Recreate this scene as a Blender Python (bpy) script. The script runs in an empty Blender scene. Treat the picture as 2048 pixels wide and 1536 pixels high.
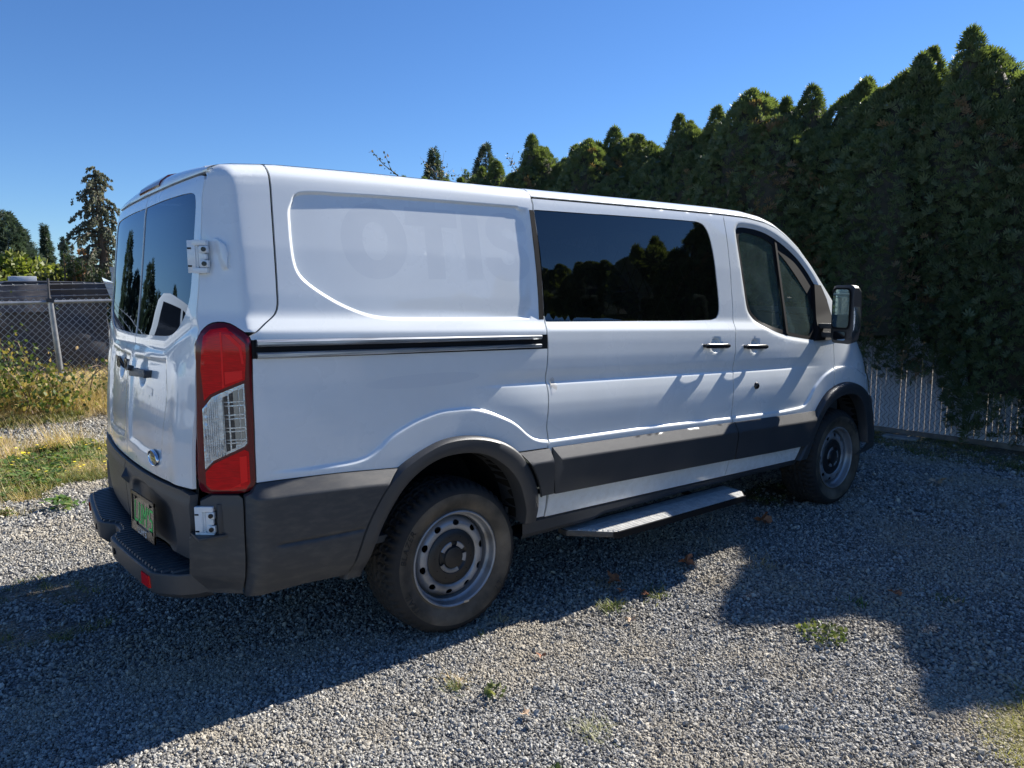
import bpy, bmesh, math, random
import numpy as np
from mathutils import Vector, Matrix
from mathutils.geometry import delaunay_2d_cdt

random.seed(7); np.random.seed(7)
SC = bpy.context.scene
COL = SC.collection
PI = math.pi

# ---------------------------------------------------------------- camera, sky, sun, exposure
CAM = (-0.5217, -3.6875, 1.5465); YAW = 0.91125; PITCH = -0.12122; ROLL = -0.0062
cam_data = bpy.data.cameras.new('camera')
cam_data.sensor_width = 36.0; cam_data.lens = 26.012
cam_data.clip_start = 0.05; cam_data.clip_end = 3000
cam = bpy.data.objects.new('camera', cam_data); COL.objects.link(cam)
_f = Vector((math.cos(YAW) * math.cos(PITCH), math.sin(YAW) * math.cos(PITCH), math.sin(PITCH)))
_r = Vector((math.sin(YAW), -math.cos(YAW), 0)); _u = _r.cross(_f)
_r2 = _r * math.cos(ROLL) + _u * math.sin(ROLL); _u2 = -_r * math.sin(ROLL) + _u * math.cos(ROLL)
cam.matrix_world = Matrix(((_r2.x, _u2.x, -_f.x, CAM[0]), (_r2.y, _u2.y, -_f.y, CAM[1]), (_r2.z, _u2.z, -_f.z, CAM[2]), (0, 0, 0, 1)))
SC.camera = cam

SUN_EL = math.radians(36.3); SUN_AZ = math.radians(-0.4)       # azimuth measured from +X towards +Y
world = bpy.data.worlds.new('World'); SC.world = world; world.use_nodes = True
wn = world.node_tree.nodes; wl = world.node_tree.links; wn.clear()
sky = wn.new('ShaderNodeTexSky'); sky.sky_type = 'NISHITA'; sky.sun_disc = False
sky.sun_elevation = SUN_EL; sky.sun_rotation = math.radians(90) - SUN_AZ
sky.altitude = 300; sky.air_density = 1.0; sky.dust_density = 0.0; sky.ozone_density = 1.9
bg = wn.new('ShaderNodeBackground'); bg.inputs['Strength'].default_value = 0.05
wo = wn.new('ShaderNodeOutputWorld')
tn = wn.new('ShaderNodeMix'); tn.data_type = 'RGBA'; tn.blend_type = 'MULTIPLY'; tn.inputs[0].default_value = 1
tn.inputs[7].default_value = (.71, .95, 1.30, 1)
hs = wn.new('ShaderNodeHueSaturation'); hs.inputs['Saturation'].default_value = 1.12; wl.new(sky.outputs[0], hs.inputs['Color'])
wl.new(hs.outputs[0], tn.inputs[6]); wl.new(tn.outputs[2], bg.inputs[0]); wl.new(bg.outputs[0], wo.inputs[0])
sd = bpy.data.lights.new('sun', 'SUN'); sd.energy = 5.0; sd.angle = math.radians(0.53); sd.color = (1.0, 0.95, 0.87)
sun = bpy.data.objects.new('sun', sd); COL.objects.link(sun)
SDIR = Vector((math.cos(SUN_EL) * math.cos(SUN_AZ), math.cos(SUN_EL) * math.sin(SUN_AZ), math.sin(SUN_EL)))
sun.rotation_euler = SDIR.to_track_quat('Z', 'Y').to_euler(); sun.location = (20, 0, 15)
SC.view_settings.view_transform = 'Standard'; SC.view_settings.look = 'None'
SC.view_settings.exposure = 1.15; SC.view_settings.gamma = 1.0; SC.view_settings.use_curve_mapping = False
SC.cycles.use_denoising = True
SC.cycles.max_bounces = 8; SC.cycles.transparent_max_bounces = 12; SC.cycles.glossy_bounces = 4
SC.cycles.caustics_reflective = False; SC.cycles.caustics_refractive = False
SC.cycles.sample_clamp_indirect = 6.0

# ---------------------------------------------------------------- materials
def new_mat(name):
    m = bpy.data.materials.new(name); m.use_nodes = True
    n = m.node_tree.nodes; b = n.get('Principled BSDF')
    return m, n, m.node_tree.links, b

def noise_node(n, l, scale, detail=4, rough=.55, coord='Object', dist=0.0, sc3=None):
    tc = n.new('ShaderNodeTexCoord'); t = n.new('ShaderNodeTexNoise')
    t.inputs['Scale'].default_value = scale; t.inputs['Detail'].default_value = detail
    t.inputs['Roughness'].default_value = rough; t.inputs['Distortion'].default_value = dist
    if sc3:
        mp = n.new('ShaderNodeMapping'); mp.inputs['Scale'].default_value = sc3
        l.new(tc.outputs[coord], mp.inputs[0]); l.new(mp.outputs[0], t.inputs['Vector'])
    else:
        l.new(tc.outputs[coord], t.inputs['Vector'])
    return t

def ramp(n, l, src, stops):
    r = n.new('ShaderNodeValToRGB'); cr = r.color_ramp
    while len(cr.elements) < len(stops): cr.elements.new(.5)
    for e, (p, c) in zip(cr.elements, stops):
        e.position = p; e.color = (c[0], c[1], c[2], 1) if hasattr(c, '__len__') else (c, c, c, 1)
    l.new(src, r.inputs[0]); return r

def mat(name, col, rough=.5, metal=0, col2=None, scale=6, lo=.35, hi=.65, bump=0, bscale=80, coat=0, spec=.5, sc3=None, detail=5, rough2=None):
    m, n, l, b = new_mat(name)
    b.inputs['Roughness'].default_value = rough; b.inputs['Metallic'].default_value = metal
    b.inputs['Specular IOR Level'].default_value = spec
    b.inputs['Base Color'].default_value = (*col, 1)
    if coat: b.inputs['Coat Weight'].default_value = coat; b.inputs['Coat Roughness'].default_value = .03
    if col2:
        t = noise_node(n, l, scale, detail, sc3=sc3)
        r = ramp(n, l, t.outputs['Fac'], [(lo, col), (hi, col2)])
        l.new(r.outputs[0], b.inputs['Base Color'])
        if rough2 is not None:
            r2 = ramp(n, l, t.outputs['Fac'], [(lo, rough), (hi, rough2)]); l.new(r2.outputs[0], b.inputs['Roughness'])
    if bump:
        t2 = noise_node(n, l, bscale, 3)
        bp = n.new('ShaderNodeBump'); bp.inputs['Strength'].default_value = bump; bp.inputs['Distance'].default_value = .002
        l.new(t2.outputs['Fac'], bp.inputs['Height']); l.new(bp.outputs[0], b.inputs['Normal'])
    return m

def glass_mat(name, tint, rough=.0, ior=1.5, dust_sheen=None, gcol=(1, 1, 1), dcol=(.35, .37, .36)):
    m, n, l, b = new_mat(name); n.remove(b)
    out = n.get('Material Output')
    tr = n.new('ShaderNodeBsdfTransparent'); tr.inputs[0].default_value = (*tint, 1)
    gl = n.new('ShaderNodeBsdfGlossy'); gl.inputs['Roughness'].default_value = rough; gl.inputs[0].default_value = (*gcol, 1)
    fr = n.new('ShaderNodeFresnel'); fr.inputs[0].default_value = ior
    mx = n.new('ShaderNodeMixShader'); l.new(fr.outputs[0], mx.inputs[0]); l.new(tr.outputs[0], mx.inputs[1]); l.new(gl.outputs[0], mx.inputs[2])
    last = mx
    if dust_sheen:  # diffuse film over the glass: faint dust, and painted-in reflection on clear panes
        df = n.new('ShaderNodeBsdfDiffuse'); df.inputs[0].default_value = (*dcol, 1)
        t = noise_node(n, l, 5, 6); r = ramp(n, l, t.outputs['Fac'], [(.3, dust_sheen * .3), (.75, dust_sheen)])
        m2 = n.new('ShaderNodeMixShader'); l.new(r.outputs[0], m2.inputs[0]); l.new(mx.outputs[0], m2.inputs[1]); l.new(df.outputs[0], m2.inputs[2]); last = m2
    l.new(last.outputs[0], out.inputs[0]); return m

def leaf_mat(name, stops, transl=.35, rough=.5, tcol=(1.5, 1.6, .7)):
    """leaf colour varies with a random number stored on each leaf"""
    m, n, l, b = new_mat(name)
    a = n.new('ShaderNodeAttribute'); a.attribute_name = 'tint'
    r = ramp(n, l, a.outputs['Fac'], stops)
    l.new(r.outputs[0], b.inputs['Base Color']); b.inputs['Roughness'].default_value = rough
    b.inputs['Specular IOR Level'].default_value = .3
    tl = n.new('ShaderNodeBsdfTranslucent'); mx = n.new('ShaderNodeMixShader'); mx.inputs[0].default_value = transl
    mm = n.new('ShaderNodeMix'); mm.data_type = 'RGBA'; mm.blend_type = 'MULTIPLY'; mm.inputs[0].default_value = 1
    l.new(r.outputs[0], mm.inputs[6]); mm.inputs[7].default_value = (*tcol, 1)
    l.new(mm.outputs[2], tl.inputs[0])
    l.new(b.outputs[0], mx.inputs[1]); l.new(tl.outputs[0], mx.inputs[2]); l.new(mx.outputs[0], n.get('Material Output').inputs[0])
    return m

# ---------------------------------------------------------------- mesh helpers
def finish(me, smooth=True, angle=32):
    if smooth:
        me.polygons.foreach_set('use_smooth', [True] * len(me.polygons))
        try: me.set_sharp_from_angle(angle=math.radians(angle))
        except Exception: pass
    me.update()

def link(name, me, parent=None, m=None):
    o = bpy.data.objects.new(name, me); COL.objects.link(o)
    if m is not None and len(me.materials) == 0:
        for q in (m if isinstance(m, (list, tuple)) else [m]): me.materials.append(q)
    if parent is not None:
        o.parent = parent
        p = parent.location.copy(); q = parent.parent
        while q is not None: p += q.location; q = q.parent
        o.location = -p
    return o

def tag(o, label=None, cat=None, group=None, kind=None):
    if label: o['label'] = label
    if cat: o['category'] = cat
    if group: o['group'] = group
    if kind: o['kind'] = kind
    return o

def empty(name, loc, label, cat, group=None):
    o = bpy.data.objects.new(name, None); COL.objects.link(o); o.location = loc; o.empty_display_size = .2
    return tag(o, label, cat, group)

class MB:
    """collects shapes and links them as one mesh object (world coordinates)"""
    def __init__(s): s.v = []; s.f = []; s.mi = []; s.n = 0
    def add(s, V, F, mi=0):
        V = [tuple(map(float, p)) for p in V]; k = s.n
        s.v += V; s.n += len(V); s.f += [tuple(int(i) + k for i in f) for f in F]; s.mi += [mi] * len(F); return s
    def box(s, c, d, rot=None, mi=0):
        x, y, z = d[0] / 2, d[1] / 2, d[2] / 2
        V = [Vector((a * x, b * y, e * z)) for e in (-1, 1) for b in (-1, 1) for a in (-1, 1)]
        if rot is not None: V = [rot @ p for p in V]
        V = [p + Vector(c) for p in V]
        return s.add(V, [(0, 2, 3, 1), (4, 5, 7, 6), (0, 1, 5, 4), (2, 6, 7, 3), (0, 4, 6, 2), (1, 3, 7, 5)], mi)
    def prism(s, poly, axis, a, b, mi=0):
        """polygon in the two other axes, extruded along axis from a to b"""
        n = len(poly)
        def P(p, t):
            if axis == 'x': return (t, p[0], p[1])
            if axis == 'y': return (p[0], t, p[1])
            return (p[0], p[1], t)
        V = [P(p, a) for p in poly] + [P(p, b) for p in poly]
        F = [tuple(range(n - 1, -1, -1)), tuple(range(n, 2 * n))] + [(i, (i + 1) % n, n + (i + 1) % n, n + i) for i in range(n)]
        return s.add(V, F, mi)
    def tube(s, pts, r, k=8, cap=True, mi=0):
        P = [Vector(p) for p in pts]; R = r if hasattr(r, '__len__') else [r] * len(P)
        V = []; ref = Vector((0, 0, 1))
        for i, p in enumerate(P):
            t = (P[min(i + 1, len(P) - 1)] - P[max(i - 1, 0)]).normalized()
            a = t.cross(ref if abs(t.z) < .95 else Vector((1, 0, 0))).normalized(); b = t.cross(a)
            V += [p + (a * math.cos(2 * PI * j / k) + b * math.sin(2 * PI * j / k)) * R[i] for j in range(k)]
        F = [(i * k + j, i * k + (j + 1) % k, (i + 1) * k + (j + 1) % k, (i + 1) * k + j) for i in range(len(P) - 1) for j in range(k)]
        if cap: F += [tuple(range(k - 1, -1, -1)), tuple((len(P) - 1) * k + j for j in range(k))]
        return s.add(V, F, mi)
    def lathe(s, prof, c, axis='y', k=48, sgn=1, mi=0, closed=False):
        """prof = (radius, distance along axis)"""
        V = []; n = len(prof)
        for j in range(k):
            a = 2 * PI * j / k; ca, sa = math.cos(a), math.sin(a)
            for r, d in prof:
                if axis == 'y': V.append((c[0] + r * ca, c[1] + sgn * d, c[2] + r * sa))
                elif axis == 'z': V.append((c[0] + r * ca, c[1] + r * sa, c[2] + sgn * d))
                else: V.append((c[0] + sgn * d, c[1] + r * ca, c[2] + r * sa))
        m = n if closed else n - 1
        F = [(j * n + i, j * n + (i + 1) % n, ((j + 1) % k) * n + (i + 1) % n, ((j + 1) % k) * n + i) for j in range(k) for i in range(m)]
        return s.add(V, F, mi)
    def grid(s, P, mi=0, close_u=False):
        P = np.asarray(P, float); nu, nv = P.shape[:2]
        F = [(i * nv + j, i * nv + j + 1, ((i + 1) % nu) * nv + j + 1, ((i + 1) % nu) * nv + j) for i in range(nu if close_u else nu - 1) for j in range(nv - 1)]
        return s.add(P.reshape(-1, 3), F, mi)
    def build(s, name, m, parent=None, smooth=True, angle=32, bevel=0, fixn=False):
        me = bpy.data.meshes.new(name); me.from_pydata(s.v, [], s.f); me.validate()
        if fixn or bevel:
            bm = bmesh.new(); bm.from_mesh(me)
            bmesh.ops.remove_doubles(bm, verts=bm.verts, dist=1e-5)
            bmesh.ops.recalc_face_normals(bm, faces=bm.faces)
            if bevel:
                ed = [e for e in bm.edges if len(e.link_faces) == 2 and e.calc_face_angle(0) > .5]
                bmesh.ops.bevel(bm, geom=ed, offset=bevel, segments=2, profile=.6, affect='EDGES', clamp_overlap=True)
            bm.to_mesh(me); bm.free()
        for q in (m if isinstance(m, (list, tuple)) else [m]): me.materials.append(q)
        if isinstance(m, (list, tuple)) and len(me.polygons) == len(s.mi): me.polygons.foreach_set('material_index', s.mi)
        finish(me, smooth, angle); return link(name, me, parent)

def crom(pts, step=.012, closed=False):
    """smooth curve through points, resampled"""
    P = np.asarray(pts, float); n = len(P)
    if n < 3 and not closed:
        k = max(int(np.linalg.norm(P[-1] - P[0]) / step), 1); t = np.linspace(0, 1, k + 1)[:, None]
        return P[0] * (1 - t) + P[-1] * t
    out = []
    rng = range(n) if closed else range(n - 1)
    for i in rng:
        p1, p2 = P[i], P[(i + 1) % n]
        p0 = P[i - 1] if (closed or i > 0) else 2 * p1 - p2
        p3 = P[(i + 2) % n] if (closed or i + 2 < n) else 2 * p2 - p1
        d = np.linalg.norm(p2 - p1); k = max(int(d / step), 1)
        # centripetal-like tangents
        d0 = max(np.linalg.norm(p1 - p0), 1e-6); d2 = max(np.linalg.norm(p3 - p2), 1e-6)
        m1 = ((p1 - p0) / d0 + (p2 - p1) / max(d, 1e-6)) * .5 * d; m2 = ((p2 - p1) / max(d, 1e-6) + (p3 - p2) / d2) * .5 * d
        t = np.linspace(0, 1, k + 1)[:-1][:, None]
        out.append((2 * t ** 3 - 3 * t ** 2 + 1) * p1 + (t ** 3 - 2 * t ** 2 + t) * m1 + (-2 * t ** 3 + 3 * t ** 2) * p2 + (t ** 3 - t ** 2) * m2)
    out = np.concatenate(out)
    if not closed: out = np.vstack([out, P[-1]])
    return out

def joinc(*parts):
    L = []
    for p in parts:
        p = np.asarray(p, float)
        if len(L) and np.linalg.norm(L[-1] - p[0]) < .003: p = p[1:]
        L += list(p)
    if np.linalg.norm(L[0] - L[-1]) < .003: L = L[:-1]
    return np.array(L)

def straight(*pts, step=.015):
    return joinc(*[crom([pts[i], pts[i + 1]], step) for i in range(len(pts) - 1)]) if len(pts) > 2 else crom(pts, step)

def inpoly(P, poly):
    x, y = P[:, 0], P[:, 1]; c = np.zeros(len(P), bool); n = len(poly)
    for i in range(n):
        x1, y1 = poly[i]; x2, y2 = poly[(i + 1) % n]
        if y1 == y2: continue
        m = (y1 > y) != (y2 > y)
        c ^= m & (x < (x2 - x1) * (y - y1) / (y2 - y1) + x1)
    return c

def segdist(P, poly, closed=True):
    poly = np.asarray(poly, float); A = poly if closed else poly[:-1]; B = np.roll(poly, -1, 0) if closed else poly[1:]
    out = np.full(len(P), 9.0)
    D = B - A; L2 = np.maximum((D ** 2).sum(1), 1e-12)
    for s in range(0, len(P), 20000):
        Q = P[s:s + 20000]
        for i in range(0, len(A), 60):
            a = A[i:i + 60]; d = D[i:i + 60]; l2 = L2[i:i + 60]
            t = np.clip(((Q[:, None] - a) * d).sum(2) / l2, 0, 1)
            dd = np.sqrt(((Q[:, None] - a - t[..., None] * d) ** 2).sum(2)).min(1)
            out[s:s + 20000] = np.minimum(out[s:s + 20000], dd)
    return out

def cdt_mesh(outline, surf, pts, inward=(0, 1, 0), holes=(), lines=(), flange=.014, hflange=None, name='panel', m=None, parent=None, angle=40, flip=False, mind=.004, regions=()):
    """sheet-metal panel: outline/holes/crease lines in the parameter plane, bent by surf(); edges are folded inward"""
    outline = np.asarray(outline, float)
    area = 0.5 * np.sum(outline[:, 0] * np.roll(outline[:, 1], -1) - np.roll(outline[:, 0], -1) * outline[:, 1])
    if area < 0: outline = outline[::-1]
    V = list(map(tuple, outline)); E = [(i, (i + 1) % len(outline)) for i in range(len(outline))]; loops = [list(range(len(outline)))]
    for h in holes:
        h = np.asarray(h, float); k = len(V); V += list(map(tuple, h)); E += [(k + i, k + (i + 1) % len(h)) for i in range(len(h))]; loops.append(list(range(k, k + len(h))))
    nb = len(V)
    allb = [outline] + [np.asarray(h, float) for h in holes]
    def ok(Q, d):
        Q = np.asarray(Q, float); keep = inpoly(Q, outline)
        for h in holes: keep &= ~inpoly(Q, h)
        for b in allb:
            idx = np.where(keep)[0]
            if len(idx): keep[idx] &= segdist(Q[idx], b) > d
        return keep
    lp = []
    for L in lines:
        L = np.asarray(L, float); kk = ok(L, .0025); k = len(V); last = None
        for i in range(len(L)):
            if kk[i]:
                V.append(tuple(L[i])); 
                if last == i - 1 and last is not None: E.append((len(V) - 2, len(V) - 1))
                last = i; lp.append(L[i])
    pts = np.asarray(pts, float)
    if len(pts):
        kk = ok(pts, mind)
        pts = pts[kk]
        if len(lp) and len(pts):
            # drop grid points close to crease points
            from mathutils.kdtree import KDTree
            kd = KDTree(len(lp))
            for i, p in enumerate(lp): kd.insert((p[0], p[1], 0), i)
            kd.balance()
            pts = np.array([p for p in pts if kd.find((p[0], p[1], 0))[2] > .0035]) 
        V += list(map(tuple, pts))
    r = delaunay_2d_cdt([Vector(v) for v in V], E, [], 0, 1e-6)
    VV = np.array([tuple(v) for v in r[0]]); T = np.array([f for f in r[2] if len(f) == 3])
    cen = VV[T].mean(1); keep = inpoly(cen, outline)
    for h in holes: keep &= ~inpoly(cen, h)
    T = T[keep]
    P = surf(VV[:, 0], VV[:, 1])
    # orientation: normals must point against inward
    rid = np.zeros(len(T), int); cen2 = VV[T].mean(1)
    for k, (poly, hs, mm) in enumerate(regions):
        q = inpoly(cen2, poly)
        for h in hs: q &= ~inpoly(cen2, h)
        rid[q] = k + 1
    a, b, c = P[T[:, 0]], P[T[:, 1]], P[T[:, 2]]
    nrm = np.cross(b - a, c - a).sum(0)
    if np.dot(nrm, inward) > 0: T = T[:, ::-1]
    P = P.tolist(); F = T.tolist()
    # boundary edges folded inward
    ec = {}
    for t in F:
        for i in range(3):
            e = (t[i], t[(i + 1) % 3]); ec[e] = ec.get(e, 0) + 1
    bd = [e for e in ec if (e[1], e[0]) not in ec]
    if flange:
        inw = np.array(inward, float)
        # two-step fold: slightly rounded edge, then the return
        m1 = {}; m2 = {}
        nb_dir = {}
        for e in bd:
            d = VV[e[1]] - VV[e[0]]; d = d / (np.linalg.norm(d) + 1e-9)
            for q in e: nb_dir[q] = nb_dir.get(q, np.zeros(2)) + d
        for q, d in nb_dir.items():
            m1[q] = len(P); P.append((np.array(P[q]) + inw * flange * .18).tolist())
            m2[q] = len(P); P.append((np.array(P[q]) + inw * flange).tolist())
        for e in bd:
            F.append((e[1], e[0], m1[e[0]], m1[e[1]])); F.append((m1[e[1]], m1[e[0]], m2[e[0]], m2[e[1]]))
    me = bpy.data.meshes.new(name); me.from_pydata(P, [], F); me.update()
    # drop unused vertices
    bm = bmesh.new(); bm.from_mesh(me)
    loose = [v for v in bm.verts if not v.link_faces]
    bmesh.ops.delete(bm, geom=loose, context='VERTS'); bm.to_mesh(me); bm.free()
    me.materials.append(m)
    for poly, hs, mm in regions: me.materials.append(mm)
    if len(regions):
        mi = np.zeros(len(me.polygons), np.int32); mi[:len(rid)] = rid; me.polygons.foreach_set('material_index', mi)
    finish(me, True, angle)
    return link(name, me, parent)

# ---------------------------------------------------------------- van body surface
def smooth01(t):
    t = np.clip(t, 0.0, 1.0)
    return t * t * (3 - 2 * t)

def _tab(knots, sig=0.006):
    k = np.array(sorted(knots)); zz = np.arange(0.2, 2.3, 0.001)
    v = np.interp(zz, k[:, 0], k[:, 1])
    n = int(sig * 3000); g = np.exp(-0.5 * (np.arange(-n, n + 1) / (sig * 1000)) ** 2); g /= g.sum()
    return zz, np.convolve(np.pad(v, n, mode='edge'), g, mode='valid')

PF = _tab([(2.25, .838), (1.97, .881), (1.90, .893), (1.70, .924), (1.50, .949), (1.41, .958), (1.395, .963), (1.350, .988),
           (1.345, .9895), (1.30, .995), (1.22, 1.0005), (1.165, 1.0010), (1.152, .9990), (1.125, .9935), (1.100, .9930),
           (1.092, 1.0010), (1.085, 1.0035), (1.05, 1.0120), (1.0, 1.0200), (.95, 1.0225), (.90, 1.0225), (.85, 1.020), (.80, 1.019), (.50, 1.0), (.42, .985), (.36, .95)], .0028)
PR = _tab([(2.25, .838), (1.97, .881), (1.90, .893), (1.70, .924), (1.50, .949), (1.43, .956), (1.41, .960), (1.350, .988),
           (1.345, .9895), (1.28, .995), (1.15, .9985), (1.0, 1.001), (.85, 1.003), (.80, 1.003), (.50, 1.0), (.42, .985), (.36, .95)], .004)
RND = np.array([(-.06, 0), (-.03, .0005), (0, .004), (.02, .017), (.035, .034), (.045, .052), (.051, .075)])
ZG = np.array([[0.2, 1.965], [0.35, 1.985], [0.55, 2.0], [1.0, 2.004], [1.8, 2.006], [2.63, 2.012], [3.28, 2.013], [3.53, 2.009], [3.73, 1.991], [3.87, 1.962], [4.01, 1.908], [4.16, 1.832], [4.31, 1.725], [4.42, 1.628], [4.64, 1.441], [4.72, 1.345], [4.8, 1.29], [4.88, 1.235], [4.96, 1.165], [5.04, 1.09], [5.12, 1.01], [5.3, 0.93], [5.6, 0.8]])          # height of the gutter line / fender top along x
FL = np.array([[0.404, 0.896], [0.536, 0.89], [0.612, 0.89], [0.741, 0.89], [0.771, 0.892], [0.833, 0.906], [0.917, 0.974], [1.038, 1.025], [1.165, 1.055], [1.332, 1.052], [1.433, 1.022], [1.572, 0.957], [1.645, 0.887], [1.706, 0.858], [1.762, 0.851], [2.492, 0.836], [3.214, 0.808], [3.733, 0.792], [3.856, 0.793], [3.996, 0.795], [4.053, 0.813], [4.127, 0.901], [4.27, 0.986], [4.411, 1.028], [4.567, 1.032], [4.73, 1.0], [4.937, 0.927]])          # crease where the lower flare starts

def zgut(x): return np.interp(x, ZG[:, 0], ZG[:, 1])

def hw(x, z, flare=True, rnd=True):
    x = np.asarray(x, float); z = np.asarray(z, float)
    sl = np.interp(z, [0, 1.42, 1.9, 2.3], [.032, .032, 0, 0])
    zr = z + sl * (x - 2.5)
    f = smooth01((x - 1.25) / .5) * (1 - smooth01((x - 3.75) / .55))
    h = f * np.interp(zr, *PF) + (1 - f) * np.interp(zr, *PR)
    if rnd:
        d = z - zgut(x)
        h = h - np.interp(d, RND[:, 0], RND[:, 1]) - np.maximum(d - .051, 0) * 2.0
    s = np.maximum(x - 4.3 + .3 * (z - .8), 0)
    h = h - .24 * s ** 4
    h = h - .045 * np.maximum((x - 3.2) / 1.2, 0) ** 2 * np.clip((z - 1.0) / .5, 0, 1.6)
    r = np.maximum(.95 - x, 0)
    h = h - .05 * r ** 2
    c = .37 - x
    h = h - .75 * (.5 * (c + np.sqrt(c * c + .0001)))
    if flare:
        fz = np.interp(x, FL[:, 0], FL[:, 1]); e = .01
        g = (np.interp(x + e, FL[:, 0], FL[:, 1]) - np.interp(x - e, FL[:, 0], FL[:, 1])) / (2 * e)
        dist = (fz - z) / np.sqrt(1 + g * g)
        h = h + .013 * smooth01(dist / .016) * smooth01((x - .36) / .35) * (1 - smooth01((x - 4.95) / .3)) 
    return h

XR = np.array([(.30, .16), (.45, .135), (.81, .12), (1.0, .125), (1.2, .147), (1.40, .193), (1.6, .221), (1.95, .262), (2.02, .29), (2.06, .345), (2.08, .42)])
def xrear(y, z):
    z = np.asarray(z, float)
    zz = [z + d for d in (-.05, -.025, 0, .025, .05)]
    b = sum(np.interp(q, XR[:, 0], XR[:, 1]) for q in zz) / 5
    a = np.abs(y) / .85
    return b + (.02 + .035 * smooth01((1.45 - z) / .35)) * a ** 2 + .012 * a ** 6

# ---------------------------------------------------------------- ground
def vnoise(x, y, s, seed=0):
    """cheap smooth value noise, numpy"""
    rs = np.random.RandomState(seed); T = rs.rand(64, 64)
    X = np.asarray(x) / s + 17.3; Y = np.asarray(y) / s + 5.1
    i = np.floor(X).astype(int); j = np.floor(Y).astype(int); u = X - i; v = Y - j; u = u * u * (3 - 2 * u); v = v * v * (3 - 2 * v)
    g = lambda a, b: T[a % 64, b % 64]
    return (g(i, j) * (1 - u) + g(i + 1, j) * u) * (1 - v) + (g(i, j + 1) * (1 - u) + g(i + 1, j + 1) * u) * v
def fbm(x, y, s, seed=0, o=4):
    a = 0; w = 1; t = 0
    for k in range(o): a = a + w * vnoise(x, y, s / 2 ** k, seed + k); t += w; w *= .5
    return a / t
def ground_z(x, y):
    x = np.asarray(x, float); y = np.asarray(y, float)
    z = .26 * smooth01((y - 5.2) / 2.4) * (1 - smooth01((x - 5) / 3)) - .10 * smooth01((y - 9) / 4) * (1 - smooth01((x - 5) / 3))
    return z + .03 * (fbm(x, y, .9, 3) - .5) * smooth01((y - 2.5) / 2) + .004 * (fbm(x, y, .25, 9) - .5) - .004
# how grassy the ground is
def grass_w(x, y):
    x = np.asarray(x, float); y = np.asarray(y, float)
    edge = 2.35 + .35 * (fbm(x, y, .8, 21) - .5) * 2
    w = smooth01((y - edge) / .6) * (1 - smooth01((x - 2.2) / 1.2))
    w = w * (1 - .92 * smooth01((fbm(x, y, 1.0, 40) - .50) / .08) * (1 - smooth01((y - 6.0) / .8)))
    w2 = .6 * smooth01((x - 6.4 + 1.2 * (fbm(x, y, 1.0, 33) - .5)) / .9)            # strip by the slatted fence
    w3 = smooth01((.9 - np.hypot((x - 2.75) / 1.0, (y + 3.15) / .62)) / .5) * smooth01((fbm(x, y, .35, 50) - .38) / .14)   # yellowish patch, near right
    w4 = .8 * smooth01((.7 - np.hypot((x - 4.6) / 1.1, (y + .55) / .5)) / .4) + .6 * smooth01((.8 - np.hypot((x + .25) / .8, (y - .55) / .8)) / .4) * smooth01((fbm(x, y, .4, 52) - .45) / .1)
    return np.clip(np.maximum.reduce([w, w2, w3, w4]), 0, 1)

def ground_material():
    m, n, l, b = new_mat('gravel_ground')
    a = n.new('ShaderNodeAttribute'); a.attribute_name = 'grass'
    vo = n.new('ShaderNodeTexVoronoi'); vo.inputs['Scale'].default_value = 85; tc = n.new('ShaderNodeTexCoord'); l.new(tc.outputs['Object'], vo.inputs['Vector'])
    sep = n.new('ShaderNodeSeparateColor'); l.new(vo.outputs['Color'], sep.inputs[0])
    r1 = ramp(n, l, sep.outputs[0], [(0, (.07, .071, .073)), (.55, (.17, .168, .165)), (1, (.38, .375, .36))])
    t = noise_node(n, l, 2.2, 6)
    r2 = ramp(n, l, t.outputs['Fac'], [(.3, (.7, .7, .72)), (.7, (1.2, 1.17, 1.1))])
    mm = n.new('ShaderNodeMix'); mm.data_type = 'RGBA'; mm.blend_type = 'MULTIPLY'; mm.inputs[0].default_value = 1
    l.new(r1.outputs[0], mm.inputs[6]); l.new(r2.outputs[0], mm.inputs[7])
    t3 = noise_node(n, l, 18, 8, .7); r3 = ramp(n, l, t3.outputs['Fac'], [(.3, (.075, .058, .035)), (.5, (.18, .14, .085)), (.7, (.33, .27, .16))])
    mx = n.new('ShaderNodeMix'); mx.data_type = 'RGBA'; l.new(a.outputs['Fac'], mx.inputs[0]); l.new(mm.outputs[2], mx.inputs[6]); l.new(r3.outputs[0], mx.inputs[7])
    l.new(mx.outputs[2], b.inputs['Base Color']); b.inputs['Roughness'].default_value = .9; b.inputs['Specular IOR Level'].default_value = .2
    bp = n.new('ShaderNodeBump'); bp.inputs['Distance'].default_value = .012; bp.inputs['Strength'].default_value = .9
    inv = n.new('ShaderNodeMath'); inv.operation = 'SUBTRACT'; inv.inputs[0].default_value = 1; l.new(vo.outputs['Distance'], inv.inputs[1]); l.new(inv.outputs[0], bp.inputs['Height']); l.new(bp.outputs[0], b.inputs['Normal'])
    return m
def ax(lo, hi, flo, fhi, fs):
    a = list(np.arange(flo, fhi, fs)); s = fs; v = fhi
    while v < hi: a.append(v); s *= 1.25; v += s
    s = fs; v = flo
    while v > lo: s *= 1.25; v -= s; a.insert(0, v)
    return np.array(a)
gx = ax(-900, 900, -6, 14, .12); gy = ax(-900, 900, -7, 16, .12)
X, Y = np.meshgrid(gx, gy, indexing='ij'); Z = ground_z(X, Y); Z = np.where(np.hypot(X, Y) > 60, 0.0, Z)
mb = MB(); mb.grid(np.stack([X, Y, Z], -1)); GR = mb.build('gravel_ground', ground_material(), angle=180); GR['kind'] = 'structure'
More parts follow.
